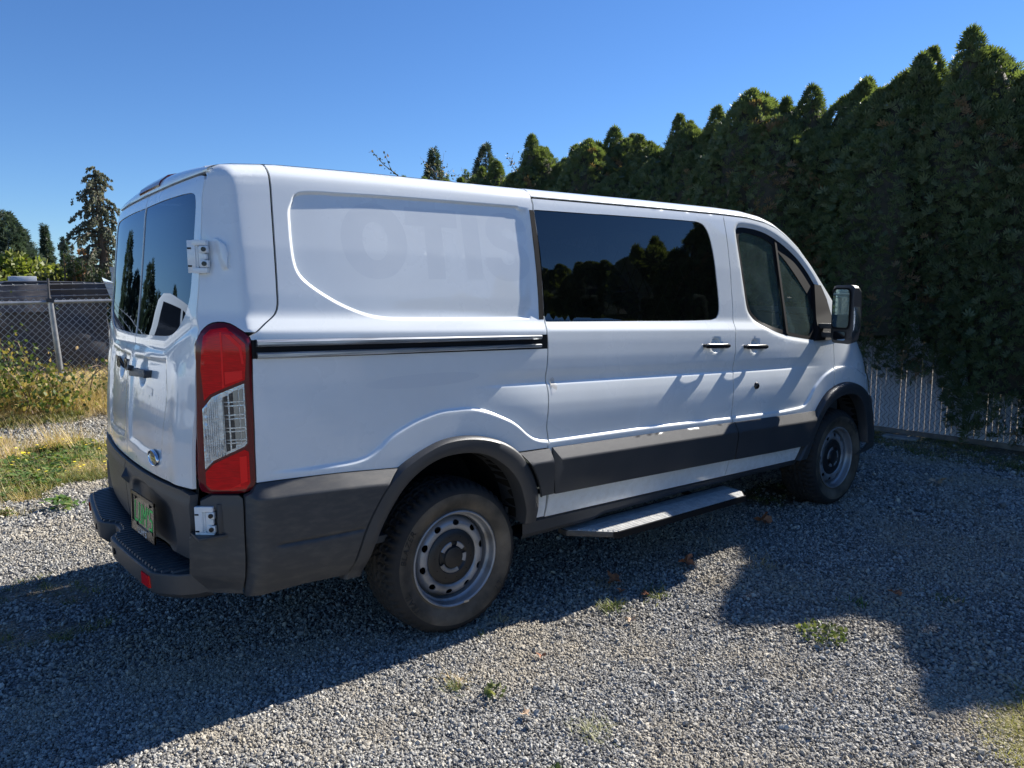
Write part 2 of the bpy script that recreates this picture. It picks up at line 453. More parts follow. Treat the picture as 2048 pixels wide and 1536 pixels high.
at_ = GR.data.attributes.new('grass', 'FLOAT', 'POINT'); gw = grass_w(X, Y); gw = np.where((np.hypot(X, Y) > 40), .9, gw); at_.data.foreach_set('value', gw.ravel().astype(np.float32))

# ---------------------------------------------------------------- scattering of small stuff (stones, grass blades)
def asset(name, V, F, m, smooth=False, tint=None):
    me = bpy.data.meshes.new(name); me.from_pydata([tuple(v) for v in V], [], [tuple(f) for f in F]); me.materials.append(m)
    if tint is not None:
        a = me.attributes.new('tint', 'FLOAT', 'POINT'); a.data.foreach_set('value', np.asarray(tint, np.float32))
    if smooth: finish(me, True, 60)
    return bpy.data.objects.new(name, me)
def scatter(name, pts, scl, rot, objs, base_m=None, kind='stuff', label=None, cat=None):
    """points carry position, scale and rotation; geometry nodes put one small mesh on each"""
    me = bpy.data.meshes.new(name); me.vertices.add(len(pts)); me.vertices.foreach_set('co', np.asarray(pts, np.float32).ravel())
    for nm, ty, dat in (('scl', 'FLOAT_VECTOR', scl), ('rot', 'FLOAT_VECTOR', rot)):
        a = me.attributes.new(nm, ty, 'POINT'); a.data.foreach_set('vector', np.asarray(dat, np.float32).ravel())
    o = bpy.data.objects.new(name, me); COL.objects.link(o)
    coll = bpy.data.collections.new(name + '_pieces')
    for q in objs: coll.objects.link(q)
    ng = bpy.data.node_groups.new(name, 'GeometryNodeTree')
    ng.interface.new_socket('Geometry', in_out='INPUT', socket_type='NodeSocketGeometry'); ng.interface.new_socket('Geometry', in_out='OUTPUT', socket_type='NodeSocketGeometry')
    N = ng.nodes; L = ng.links
    gi = N.new('NodeGroupInput'); go = N.new('NodeGroupOutput')
    mp = N.new('GeometryNodeMeshToPoints'); ip = N.new('GeometryNodeInstanceOnPoints'); ci = N.new('GeometryNodeCollectionInfo')
    ci.inputs['Collection'].default_value = coll; ci.inputs['Separate Children'].default_value = True; ci.inputs['Reset Children'].default_value = True
    a1 = N.new('GeometryNodeInputNamedAttribute'); a1.data_type = 'FLOAT_VECTOR'; a1.inputs['Name'].default_value = 'scl'
    a2 = N.new('GeometryNodeInputNamedAttribute'); a2.data_type = 'FLOAT_VECTOR'; a2.inputs['Name'].default_value = 'rot'
    L.new(gi.outputs[0], mp.inputs[0]); L.new(mp.outputs[0], ip.inputs['Points']); L.new(ci.outputs[0], ip.inputs['Instance'])
    ip.inputs['Pick Instance'].default_value = True
    L.new(a1.outputs[0], ip.inputs['Scale']); L.new(a2.outputs[0], ip.inputs['Rotation']); L.new(ip.outputs[0], go.inputs[0])
    md = o.modifiers.new('scatter', 'NODES'); md.node_group = ng
    o['kind'] = kind
    return tag(o, label, cat)

ICO = None
def ico():
    bm = bmesh.new(); bmesh.ops.create_icosphere(bm, subdivisions=1, radius=1)
    V = np.array([v.co[:] for v in bm.verts]); F = [[v.index for v in f.verts] for f in bm.faces]; bm.free(); return V, F
iV, iF = ico()
def stone_mat():
    m, n, l, b = new_mat('crushed_stone')
    oi = n.new('ShaderNodeObjectInfo')
    r = ramp(n, l, oi.outputs['Random'], [(0, (.07, .069, .066)), (.25, (.18, .177, .168)), (.6, (.31, .303, .285)), (.92, (.45, .437, .40)), (1, (.52, .46, .36))])
    ge = n.new('ShaderNodeNewGeometry'); t = n.new('ShaderNodeTexNoise'); t.inputs['Scale'].default_value = .9; t.inputs['Detail'].default_value = 7; t.inputs['Roughness'].default_value = .65; l.new(ge.outputs['Position'], t.inputs['Vector'])
    rr = ramp(n, l, t.outputs['Fac'], [(.47, .0), (.62, .8)]); mx = n.new('ShaderNodeMix'); mx.data_type = 'RGBA'; l.new(rr.outputs[0], mx.inputs[0]); l.new(r.outputs[0], mx.inputs[6]); mx.inputs[7].default_value = (.36, .315, .24, 1)
    l.new(mx.outputs[2], b.inputs['Base Color']); b.inputs['Roughness'].default_value = .78; b.inputs['Specular IOR Level'].default_value = .35
    return m
MST = stone_mat()
rs = np.random.RandomState(4)
stones = []
for k in range(7):
    v = iV * (1 + rs.uniform(-.28, .28, (len(iV), 1))) + rs.uniform(-.14, .14, iV.shape); v *= (1, rs.uniform(.6, .85), rs.uniform(.5, .7)); v *= .5
    stones.append(asset('gravel_stone', v, iF, MST))
def sample(n, x0, x1, y0, y1, keep):
    P = rs.uniform((x0, y0), (x1, y1), (n, 2)); k = rs.rand(n) < keep(P[:, 0], P[:, 1]); return P[k]
cxy = np.array(CAM[:2])
def in_view(P, margin=.06, right=None):
    d = P - cxy; fwd = np.array((math.cos(YAW), math.sin(YAW))); rg = np.array((math.sin(YAW), -math.cos(YAW)))
    z = d @ fwd; x = d @ rg; return (z > .3) & (np.abs(x) < z * .70 + .9)
def nearest(a, b): return lambda x, y: ((np.hypot(x - cxy[0], y - cxy[1]) >= a) & (np.hypot(x - cxy[0], y - cxy[1]) < b))
L_ = []
for n_, rr, sc0 in ((440000, (0, 3.3), .0112), (430000, (3.3, 5.6), .0132), (620000, (5.6, 10.5), .0185)):
    kf = nearest(*rr); gfun = lambda x, y: 1 - .93 * smooth01((grass_w(x, y) - .1) / .5)
    bx = (-2.5, 7.5, -3.8, 6.6) if rr[0] > 5 else ((-2.5, 5.5, -3.8, 2.6) if rr[0] > 3 else (-1.6, 3.2, -3.7, -.3))
    P = sample(n_, *bx, lambda x, y: kf(x, y) * gfun(x, y)); P = P[in_view(P)]
    L_.append(np.c_[P, np.full(len(P), sc0)])
Pq = np.vstack(L_); ns = len(Pq)
sz = Pq[:, 2] * np.exp(rs.normal(0, .30, ns)); zz = ground_z(Pq[:, 0], Pq[:, 1]) + sz * rs.uniform(.02, .38, ns)
scatter('gravel_stones', np.c_[Pq[:, :2], zz], np.stack([sz] * 3, -1), rs.uniform(-3.14, 3.14, (ns, 3)) * (.34, .34, 1), stones, label='loose grey crushed stones covering the yard', cat='gravel')
print('stones', ns)

# grass: dry straw and green blades in small bunches
M_STRAW = leaf_mat('dry_grass', [(0, (.34, .23, .12)), (.4, (.52, .38, .21)), (.75, (.70, .57, .36)), (1, (.42, .36, .17))], .3)
M_GRASS = leaf_mat('green_grass', [(0, (.06, .09, .03)), (.5, (.12, .15, .05)), (1, (.27, .26, .10))], .35)
M_WEED = leaf_mat('weed_leaves', [(0, (.05, .10, .025)), (.6, (.10, .17, .04)), (1, (.25, .26, .09))], .3)
M_YEL = mat('yellow_petals', (.75, .60, .03), .6)
def bunch(nb, h, spread, w, lean=.6, curl=.5, seed=0, flat=0.0):
    r = np.random.RandomState(seed); V = []; F = []; T = []
    for b in range(nb):
        a = r.uniform(0, 2 * PI); bx, by = r.normal(0, spread * .35, 2); L = h * r.uniform(.5, 1.1); ln = r.uniform(.1, lean); tn = r.rand()
        ww = w * r.uniform(.6, 1.2); px, pz = 0, 0; k0 = len(V); side = a + PI / 2
        for s in range(4):
            t = s / 3; ang = ln + curl * t * r.uniform(.6, 1.3)
            if s: px += L / 3 * math.sin(ang); pz += L / 3 * max(math.cos(ang), -.2 + flat)
            wd = ww * (1 - t * .85)
            for sg in (-1, 1): V.append((bx + px * math.cos(a) + sg * wd * math.cos(side), by + px * math.sin(a) + sg * wd * math.sin(side), max(pz, .001 * s))); T.append(tn)
        for s in range(3): F.append((k0 + s * 2, k0 + s * 2 + 1, k0 + s * 2 + 3, k0 + s * 2 + 2))
    return V, F, T
def bobj(name, m, *a, **k): V, F, T = bunch(*a, **k); return asset(name, V, F, m, tint=T)
straw = [bobj('straw_bunch', M_STRAW, 26, .08, .15, .0022, 1.3, 1.0, seed=s) for s in range(3)] + [bobj('straw_bunch', M_STRAW, 14, .15, .10, .002, .7, .6, seed=s + 9) for s in range(2)]
green = [bobj('grass_bunch', M_GRASS, 26, .10, .12, .0036, .9, .9, seed=s + 20) for s in range(3)]
def weed(seed, n=22):
    r = np.random.RandomState(seed); V = []; F = []; T = []
    for k in range(n):
        a = r.uniform(0, 2 * PI); rr = r.uniform(0, .07); c = np.array([rr * math.cos(a), rr * math.sin(a), r.uniform(.005, .05)]); s = r.uniform(.012, .026); b = r.uniform(0, 2 * PI); tl = r.uniform(-.5, .5)
        d = np.array([math.cos(b), math.sin(b), tl]); e = np.array([-math.sin(b), math.cos(b), r.uniform(-.3, .3)]); k0 = len(V)
        V += [c - d * s, c + e * s * .55, c + d * s, c - e * s * .55]; F.append((k0, k0 + 1, k0 + 2, k0 + 3)); T += [r.rand()] * 4
    return V, F, T
weeds = []
for s in range(3): V, F, T = weed(s + 60); weeds.append(asset('weed_clump', V, F, M_WEED, tint=T))
def flower(seed):
    r = np.random.RandomState(seed); V = []; F = []
    for k in range(3):
        a = r.uniform(0, 6.28); x, y, z = .03 * math.cos(a), .03 * math.sin(a), r.uniform(.05, .12); n0 = len(V)
        V += [(x + .011 * math.cos(q), y + .011 * math.sin(q), z + .003 * math.sin(3 * q)) for q in np.linspace(0, 6.28, 7)[:-1]]; F.append(tuple(range(n0, n0 + 6)))
    return asset('yellow_flower', V, F, M_YEL)
flowers = [flower(1)]
def lay(name, n, box, keep, objs, s0, s1, label, cat, sink=0.0, lim=True):
    P = sample(n, *box, keep)
    if lim: P = P[in_view(P)]
    k = len(P); s = rs.uniform(s0, s1, k); z = ground_z(P[:, 0], P[:, 1]) - sink
    scatter(name, np.c_[P, z], np.stack([s, s, s * rs.uniform(.7, 1.2, k)], -1), np.c_[rs.uniform(-.2, .2, (k, 2)), rs.uniform(0, 6.28, k)], objs, label=label, cat=cat); print(name, k)
gk = lambda x, y: np.clip(grass_w(x, y) * 1.2 - .1, 0, 1)
patch = lambda x, y, s, seed, lo, w: smooth01((fbm(x, y, s, seed) - lo) / w)
lay('tall_straw', 9000, (-3.5, 3.8, 4.6, 8.5), lambda x, y: gk(x, y) * patch(x, y, .5, 120, .45, .1), [bobj('tall_straw_bunch', M_STRAW, 14, .42, .12, .0028, .5, .5, seed=s + 40) for s in range(3)], .5, 1.1, 'tall dead grass stalks against the wire fence', 'grass')
lay('dry_grass', 60000, (-3.5, 3.8, 2.0, 10.5), lambda x, y: gk(x, y) * (.4 + .6 * patch(x, y, .7, 70, .45, .12)), straw, .5, 1.15, 'dry straw coloured grass on the bank below the wire fence', 'grass')
lay('green_grass', 52000, (-3.5, 3.8, 2.0, 9.5), lambda x, y: gk(x, y) * .75 * patch(x, y, .8, 80, .52, .10), green, .5, 1.2, 'patches of green grass on the bank left of the van', 'grass')
lay('low_weeds', 30000, (-3.5, 3.8, 2.2, 8.5), lambda x, y: gk(x, y) * patch(x, y, .6, 90, .50, .10), weeds, .7, 1.8, 'low leafy weeds among the dry grass left of the van', 'weeds')
lay('yellow_flowers', 1000, (-3.0, 3.5, 2.6, 6.5), lambda x, y: gk(x, y) * patch(x, y, .7, 95, .55, .05) * .8, flowers, .8, 1.3, 'small yellow flowers dotted over the grass bank', 'flowers')
lay('fence_side_grass', 9000, (5.5, 7.9, -4.5, 3), lambda x, y: grass_w(x, y) * patch(x, y, .6, 99, .45, .1), straw[:3] + green[:2], .35, .8, 'thin grass and litter along the white slatted fence', 'grass')
lay('patch_grass', 14000, (1.2, 4.4, -3.8, -2.2), lambda x, y: (grass_w(x, y) > .15) * .8 * smooth01((fbm(x, y, .3, 50) - .42) / .12), [bobj('short_grass', leaf_mat('yellow_green_grass', [(0, (.20, .20, .06)), (.5, (.34, .32, .11)), (1, (.45, .38, .18))], .35), 18, .035, .06, .0014, 1.1, .9, seed=s + 30) for s in range(3)], .5, 1.1, 'sparse yellow green grass in the gravel at the near right corner', 'grass')
lay('under_van_grass', 3000, (-1.0, 6.0, -1.2, 1.4), lambda x, y: (grass_w(x, y) > .25) * .6, green + straw[:2], .3, .7, 'thin dark grass in the shade beneath the van', 'grass')

# ---------------------------------------------------------------- materials of the van
M_WHITE = mat('white_paint', (.79, .825, .835), .24, col2=(.73, .76, .765), scale=3.5, lo=.3, hi=.75, coat=.9, spec=.5, rough2=.34)
def add_dirt(m):
    n = m.node_tree.nodes; l = m.node_tree.links; b = n.get('Principled BSDF'); src = b.inputs['Base Color'].links[0].from_socket
    tc = n.new('ShaderNodeTexCoord'); sx = n.new('ShaderNodeSeparateXYZ'); l.new(tc.outputs['Object'], sx.inputs[0])
    mr = n.new('ShaderNodeMapRange'); mr.inputs['From Min'].default_value = .85; mr.inputs['From Max'].default_value = .42; l.new(sx.outputs['Z'], mr.inputs['Value'])
    t = noise_node(n, l, 26, 8, .7); r = ramp(n, l, t.outputs['Fac'], [(.40, 0), (.78, .38)]); mu = n.new('ShaderNodeMath'); mu.operation = 'MULTIPLY'; l.new(mr.outputs[0], mu.inputs[0]); l.new(r.outputs[0], mu.inputs[1])
    t2 = noise_node(n, l, 120, 3, .5); r2 = ramp(n, l, t2.outputs['Fac'], [(.72, 0), (.78, .22)]); ad = n.new('ShaderNodeMath'); ad.operation = 'ADD'; ad.use_clamp = True; l.new(mu.outputs[0], ad.inputs[0]); l.new(r2.outputs[0], ad.inputs[1])
    mx = n.new('ShaderNodeMix'); mx.data_type = 'RGBA'; l.new(ad.outputs[0], mx.inputs[0]); l.new(src, mx.inputs[6]); mx.inputs[7].default_value = (.40, .36, .30, 1); l.new(mx.outputs[2], b.inputs['Base Color'])
add_dirt(M_WHITE)
M_GHOST = mat('faded_lettering', (.69, .725, .745), .31, col2=(.72, .755, .77), scale=9, lo=.35, hi=.8, coat=.8)
M_PLAST = mat('grey_plastic', (.034, .036, .040), .44, spec=.6, col2=(.052, .053, .055), scale=4, lo=.35, hi=.8, bump=.25, bscale=900)
M_PLASTD = mat('dusty_grey_plastic', (.040, .042, .046), .47, spec=.5, col2=(.085, .080, .072), scale=16, lo=.45, hi=.85, bump=.3, bscale=600, sc3=(1, 1, 3))
M_BLACK = mat('black_rubber', (.010, .010, .011), .7, spec=.2)
M_BLACKG = mat('black_gloss', (.01, .01, .011), .25)
M_TREAD = mat('step_plastic', (.030, .034, .042), .45, col2=(.05, .055, .06), scale=15)
M_TYRE = mat('tyre_rubber', (.020, .020, .021), .74, spec=.3, col2=(.040, .037, .034), scale=5, lo=.35, hi=.75, bump=.5, bscale=240)
M_SIDEW = mat('dusty_sidewall', (.05, .045, .038), .8, spec=.2, col2=(.17, .14, .105), scale=6, lo=.35, hi=.72, bump=.4, bscale=200)
M_TYREL = mat('tyre_lettering', (.012, .012, .012), .6)
M_STEEL = mat('painted_steel_wheel', (.30, .31, .33), .36, metal=.4, col2=(.13, .12, .11), scale=9, lo=.5, hi=.8)
M_CAP = mat('wheel_cap_plastic', (.014, .015, .017), .4)
M_ALU = mat('rail_metal', (.66, .68, .70), .34, metal=.9, col2=(.3, .31, .32), scale=20, sc3=(.2, 1, 6))
M_ALUB = mat('step_metal', (.74, .74, .72), .42, metal=.4, col2=(.55, .55, .54), scale=25)
M_CHROME = mat('chrome', (.85, .86, .88), .08, metal=1)
M_DARKG = glass_mat('privacy_glass', (.035, .038, .04), 0.0, 1.75, dust_sheen=.006)
M_REARG = glass_mat('rear_tinted_glass_blue_sky', (.03, .033, .036), 0.0, 1.85, gcol=(.70, .82, 1.0))  # reflection tinted blue to paint in a bluer sky than the world gives
M_CLEARG = glass_mat('door_glass', (.66, .76, .72), 0.0, 1.55, dust_sheen=.26, dcol=(.20, .28, .25))  # green diffuse film paints the hedge's reflection and brighter interior onto the glass
M_MIRROR = mat('mirror_glass', (.8, .84, .86), .01, metal=1)
M_RED = None
def red_mat():
    m, n, l, b = new_mat('red_lens')
    t = noise_node(n, l, 30, 2, sc3=(1, 1, 9))
    r = ramp(n, l, t.outputs['Fac'], [(.3, (.55, .002, .004)), (.7, (.80, .004, .008))])
    l.new(r.outputs[0], b.inputs['Base Color']); b.inputs['Roughness'].default_value = .12
    b.inputs['Specular IOR Level'].default_value = .3; b.inputs['Coat Roughness'].default_value = .01
    return m
M_RED = red_mat()
M_REDD = mat('dark_red_lens', (.13, .002, .006), .12, coat=.15)
M_REDB = mat('bright_red_lens', (.98, .012, .010), .3, spec=.3)
M_LENSC = glass_mat('clear_lens', (.93, .95, .97), 0.02, 1.5)
M_REFL = mat('lamp_reflector', (.75, .78, .82), .16, metal=.95, col2=(.5, .54, .6), scale=40, bump=.6, bscale=160)
M_SEAT = mat('seat_fabric', (.055, .06, .065), .85, col2=(.08, .085, .09), scale=60)
M_DASH = mat('dashboard_plastic', (.05, .053, .056), .6)
M_LINER = mat('cabin_lining', (.18, .18, .17), .8)
M_UNDER = mat('underbody', (.009, .009, .009), .9, col2=(.018, .016, .014), scale=8, spec=.04)
M_GREEN = mat('green_letters', (.06, .85, .14), .45)
M_PLATEW = mat('plate_white_letters', (.7, .7, .68), .45)
M_PLATE = mat('plate_face', (.10, .095, .075), .25, metal=.5, col2=(.32, .28, .2), scale=9, lo=.4, hi=.7, sc3=(1, 5, 1))
M_STICK = mat('peeled_sticker', (.55, .53, .49), .5, col2=(.74, .75, .75), scale=30, lo=.45, hi=.55)

VAN = empty('cargo_van', (2.8, 0, 0), 'white cargo van parked on the gravel, faded lettering on its side, black step bumper', 'van')

def S(off=0.0, inset=None, flare=True, extra=None):
    def f(x, z):
        h = hw(x, z, flare=flare) + off
        if extra is not None: h = h + extra(x, z)
        return np.stack([x, -h, z], -1)
    return f
def Rr(off=0.0, extra=None):
    def f(y, z):
        x = xrear(y, z) - off
        if extra is not None: x = x - extra(y, z)
        return np.stack([x, y, z], -1)
    return f

def zgrid(x0, x1, z0, z1, dx=.022, step=.016):
    zz = [z0 + i * step for i in range(int((z1 - z0 + .12) / step) + 2)]
    fine = list(np.arange(1.082, 1.170, .0035)) + list(np.arange(1.338, 1.402, .005))
    zz = [z for z in zz if not (1.075 < z < 1.172 or 1.335 < z < 1.404)] + fine
    X = np.arange(x0, x1, dx)
    xx, zr = np.meshgrid(X, np.array(zz))
    z = zr - np.interp(zr, [0, 1.42, 1.9, 2.3], [.032, .032, 0, 0]) * (xx - 2.5)
    P = np.stack([xx.ravel(), z.ravel()], -1)
    return P[(P[:, 1] > z0 - .02) & (P[:, 1] < z1 + .02)]

fxs = np.arange(.4, 5.0, .010)
fz0 = np.interp(fxs, FL[:, 0], FL[:, 1]); fz0 = np.convolve(np.pad(fz0, 4, mode='edge'), np.ones(9) / 9, mode='valid')
FL = np.stack([fxs, fz0], -1)
fg = np.gradient(fz0, fxs)
FLINES = [np.stack([fxs, fz0 - d * np.sqrt(1 + fg * fg)], -1) for d in (-.002, .002, .006, .010, .014, .018)]

def nearlines(P):   # keep grid points off the crease band
    fz = np.interp(P[:, 0], fxs, fz0); g = np.interp(P[:, 0], fxs, fg)
    d = (fz - P[:, 1]) / np.sqrt(1 + g * g)
    return P[(d < -.006) | (d > .022)]

D = {"seamS": [[1.823, 2.066], [1.792, 2.032], [1.786, 2.008], [1.784, 1.991], [1.789, 1.969], [1.785, 1.943], [1.799, 1.755], [1.801, 1.612], [1.792, 1.423], [1.785, 1.375], [1.783, 1.35], [1.783, 1.284], [1.779, 1.231], [1.771, 1.161], [1.773, 1.073], [1.765, 0.993], [1.755, 0.914], [1.764, 0.848], [1.755, 0.824], [1.769, 0.584], [1.764, 0.535], [1.756, 0.466]], "seamB": [[3.317, 2.053], [3.279, 2.017], [3.293, 1.838], [3.295, 1.562], [3.29, 1.381], [3.27, 1.266], [3.267, 1.207], [3.255, 1.134], [3.252, 1.082], [3.236, 1.033], [3.23, 0.965], [3.22, 0.846], [3.216, 0.718], [3.225, 0.564], [3.208, 0.523], [3.188, 0.442]], "glassS": [[1.794, 1.944], [2.22, 1.948], [2.62, 1.953], [2.953, 1.954], [3.035, 1.952], [3.091, 1.927], [3.125, 1.878], [3.142, 1.788], [3.157, 1.635], [3.162, 1.52], [3.162, 1.45], [3.132, 1.409], [3.094, 1.39], [2.384, 1.405], [1.801, 1.418]], "cladtop_rear": [[0.327, 0.814], [0.37, 0.855], [0.457, 0.855], [0.691, 0.852], [0.945, 0.835]]}
A = lambda k: np.array([p for p in D[k] if p is not None])

# --- shared curves
seamS = crom(A('seamS')[1:], .012); seamS = seamS[seamS[:, 1] < 2.05]
seamB = crom(A('seamB')[1:], .012)
seamF = crom([(4.425, 1.268), (4.428, 1.177), (4.419, 1.043), (4.402, 1.009), (4.399, .887)], .012)
cseam = crom([(.514, 2.040), (.514, 1.956), (.511, 1.884), (.508, 1.809), (.505, 1.734), (.502, 1.641), (.499, 1.566), (.496, 1.512), (.492, 1.494), (.483, 1.477), (.439, 1.443), (.382, 1.398)], .012)
lamp = crom([(.248, 1.428), (.275, 1.446), (.308, 1.448), (.325, 1.443), (.350, 1.422), (.373, 1.398), (.379, 1.380), (.379, 1.349), (.375, 1.239), (.373, 1.166), (.372, 1.073), (.370, .98), (.369, .886), (.367, .851), (.356, .832), (.333, .819), (.277, .814), (.230, .816), (.211, .824), (.205, .848), (.206, .98), (.212, 1.167), (.216, 1.277), (.220, 1.369), (.228, 1.400)], .012, closed=True)
archRo = crom([(.700, .40), (.730, .481), (.772, .600), (.822, .695), (.888, .782), (.955, .838), (1.022, .873), (1.087, .900), (1.151, .919), (1.218, .927), (1.318, .922), (1.422, .899), (1.500, .866), (1.570, .815), (1.628, .742), (1.672, .655), (1.692, .57), (1.692, .520), (1.685, .462)], .012)
archRi = crom([(.780, .40), (.808, .483), (.850, .587), (.900, .669), (.961, .745), (1.023, .795), (1.086, .828), (1.149, .847), (1.216, .853), (1.317, .846), (1.385, .826), (1.457, .784), (1.525, .724), (1.569, .660), (1.599, .575), (1.612, .516), (1.612, .462)], .012)
archFo = crom([(3.946, .431), (4.010, .519), (4.085, .640), (4.155, .736), (4.225, .803), (4.304, .856), (4.403, .890), (4.504, .906), (4.631, .900), (4.738, .876), (4.839, .835), (4.914, .790), (4.985, .725), (5.04, .64), (5.07, .55), (5.08, .43)], .012)
archFi = crom([(4.05, .43), (4.10, .52), (4.155, .615), (4.225, .70), (4.30, .762), (4.377, .797), (4.477, .820), (4.601, .820), (4.699, .797), (4.778, .737), (4.835, .651), (4.87, .559), (4.885, .43)], .012)
zt = lambda x, d=0.0: float(zgut(x)) + d
ctop = lambda x0, x1, d, st=.03: np.array([(x, zt(x, d)) for x in np.linspace(x0, x1, max(int(abs(x1 - x0) / st), 2))])
cT = A('cladtop_rear'); cladR_top = [(.372, .856), (.457, .856), (.69, .851), (.944, .834)]
def upto(c, z, above=True):
    return c[c[:, 1] >= z] if above else c[c[:, 1] <= z]

recess = crom([(.588, 1.905), (.597, 1.926), (.616, 1.938), (.650, 1.9445), (.791, 1.949), (.95, 1.953), (1.271, 1.956), (1.70, 1.958)], .01)
recess = joinc(recess, [(1.763, 1.958), (1.790, 1.80), (1.785, 1.6), (1.775, 1.5), (1.757, 1.426)], crom([(1.757, 1.426), (1.45, 1.431), (1.128, 1.437), (1.0, 1.441), (.934, 1.446), (.867, 1.458), (.809, 1.477), (.743, 1.506), (.700, 1.530), (.658, 1.557), (.616, 1.589), (.592, 1.614), (.577, 1.642), (.569, 1.680), (.566, 1.745), (.568, 1.818), (.572, 1.870), (.588, 1.905)], .01))
def recess_extra(x, z):
    P = np.stack([np.ravel(x), np.ravel(z)], -1)
    ins = inpoly(P, recess)
    d = np.where(ins, segdist(P, recess), 0)
    w = np.where(P[:, 0] > 1.70, .05, .011)
    return (-.0105 * smooth01(d / w) - .010 * smooth01((P[:, 0] - 1.60) / .12) * ins * smooth01(d / w) * 0).reshape(np.shape(x))
def offset_in(poly, d):
    P = np.asarray(poly); n = len(P); T = np.roll(P, -1, 0) - np.roll(P, 1, 0); T /= np.linalg.norm(T, axis=1)[:, None] + 1e-9
    N = np.stack([-T[:, 1], T[:, 0]], -1)
    area = 0.5 * np.sum(P[:, 0] * np.roll(P[:, 1], -1) - np.roll(P[:, 0], -1) * P[:, 1])
    return P + N * d * (1 if area > 0 else -1)
RL = [offset_in(recess, d) for d in (-.012, -.004, 0, .0035, .007, .011, .014)]
eo = lambda cx, cz, rx, rz, n=40: np.array([(cx + rx * math.copysign(abs(math.cos(a)) ** .9, math.cos(a)), cz + rz * math.sin(a)) for a in np.linspace(0, 2 * PI, n + 1)[:-1]])
clo = lambda c: np.vstack([c, c[:1]])
let_o = eo(.928, 1.765, .150, .155); let_oi = eo(.930, 1.765, .058, .078)
let_t = straight((1.082, 1.916), (1.343, 1.914), (1.341, 1.836), (1.258, 1.838), (1.258, 1.612), (1.168, 1.612), (1.170, 1.838), (1.080, 1.838), (1.082, 1.916), step=.03)
let_i = straight((1.365, 1.914), (1.455, 1.913), (1.460, 1.612), (1.370, 1.612), (1.365, 1.914), step=.03)
so = crom([(1.735, 1.842), (1.722, 1.882), (1.670, 1.918), (1.610, 1.922), (1.540, 1.910), (1.502, 1.868), (1.500, 1.812), (1.535, 1.768), (1.610, 1.742), (1.650, 1.720), (1.645, 1.692), (1.615, 1.680), (1.585, 1.688), (1.570, 1.714)], .015)
si = crom([(1.480, 1.712), (1.495, 1.655), (1.540, 1.618), (1.610, 1.604), (1.680, 1.614), (1.730, 1.652), (1.736, 1.715), (1.705, 1.768), (1.640, 1.798), (1.592, 1.818), (1.590, 1.838), (1.615, 1.850), (1.640, 1.846), (1.655, 1.832)], .015)
let_s = joinc(so, straight((1.570, 1.714), (1.480, 1.712)), si, straight((1.655, 1.832), (1.735, 1.842)))
wiped = eo(1.10, 1.185, .28, .028); st_a = np.array([p for p in eo(1.777, 1.108, .066, .050, 28) if p[0] < 1.768])
REG = [(let_o, [let_oi], M_GHOST), (let_t, [], M_GHOST), (let_i, [], M_GHOST), (let_s, [], M_GHOST), (wiped, [], M_GHOST)]
RGL = [clo(let_o), clo(let_oi), let_t, let_i, clo(let_s), clo(wiped)]

G = .0042   # half the gap between panels
# --- rear quarter panel
low = joinc(cladR_top_c := crom(cladR_top, .015), crom([(.955, .838), (1.022, .873), (1.087, .900), (1.151, .919), (1.218, .927), (1.318, .922), (1.422, .899), (1.500, .866), (1.568, .817)], .012), straight((1.570, .816), (1.764, .812)))
sb = upto(seamS, .812)[::-1] + (-G, 0)
quarter_out = joinc(low, sb, ctop(1.78, .52, .045), upto(cseam, 1.41) + (G, 0), lamp[(lamp[:, 0] > .34) & (lamp[:, 1] < 1.40) & (lamp[:, 1] > .86)][:] + (.004, 0))
top_pts = np.array([(x, zt(x, d)) for x in np.arange(.3, 5.1, .03) for d in (-.055, -.04, -.028, -.018, -.008, .004, .012, .020, .028, .035, .041, .046)])
P_ = nearlines(zgrid(.2, 1.9, .82, 1.94)); P_ = np.vstack([P_, top_pts])
ins = inpoly(P_, recess); dd = segdist(P_, recess); P_ = P_[~((dd < .017) & (ins | (dd < .015)))]
cdt_mesh(quarter_out, S(extra=recess_extra), P_, lines=FLINES + RL + RGL, regions=REG, name='rear_quarter_panel', m=M_WHITE, parent=VAN)
# --- corner panel between the rear door and the seam
def corner_x(z):   # where the side surface meets the rear doors
    lo, hi = .12, .45
    for _ in range(30):
        m_ = (lo + hi) / 2
        if float(xrear(-float(hw(m_, z)), z)) - m_ <= 0: hi = m_
        else: lo = m_
    return hi
cz = np.arange(1.405, 2.0, .02)
cx = np.array([(corner_x(z) + .003, z) for z in cz])
cx[:, 0] = np.maximum(cx[:, 0], .0)
lt = lamp[(lamp[:, 1] > 1.398)]; lt = lt[np.argsort(lt[:, 0])]
cor_out = joinc(cx[::-1], lt + (0, .004), upto(cseam, 1.41)[::-1] - (G, 0), ctop(.50, cx[-1][0] + .004, .046, .02))
def hump_extra(x, z):
    poly = np.array([(.301, 1.757), (.318, 1.755), (.340, 1.735), (.345, 1.700), (.338, 1.640), (.318, 1.640), (.309, 1.68)])
    P = np.stack([np.ravel(x), np.ravel(z)], -1); ins = inpoly(P, poly); d = np.where(ins, segdist(P, poly), 0)
    v = .020 * smooth01(d / .012)
    # hollow around the upper hinge
    q = np.exp(-(((P[:, 0] - .272) / .022) ** 2 + ((P[:, 1] - 1.690) / .075) ** 2) ** 2) * .012
    return (v - q).reshape(np.shape(x))
P_ = np.vstack([zgrid(.2, .53, 1.40, 1.97, .008, .008), top_pts])
fp = np.stack(np.meshgrid(np.arange(.25, .36, .0045), np.arange(1.60, 1.78, .006)), -1).reshape(-1, 2)
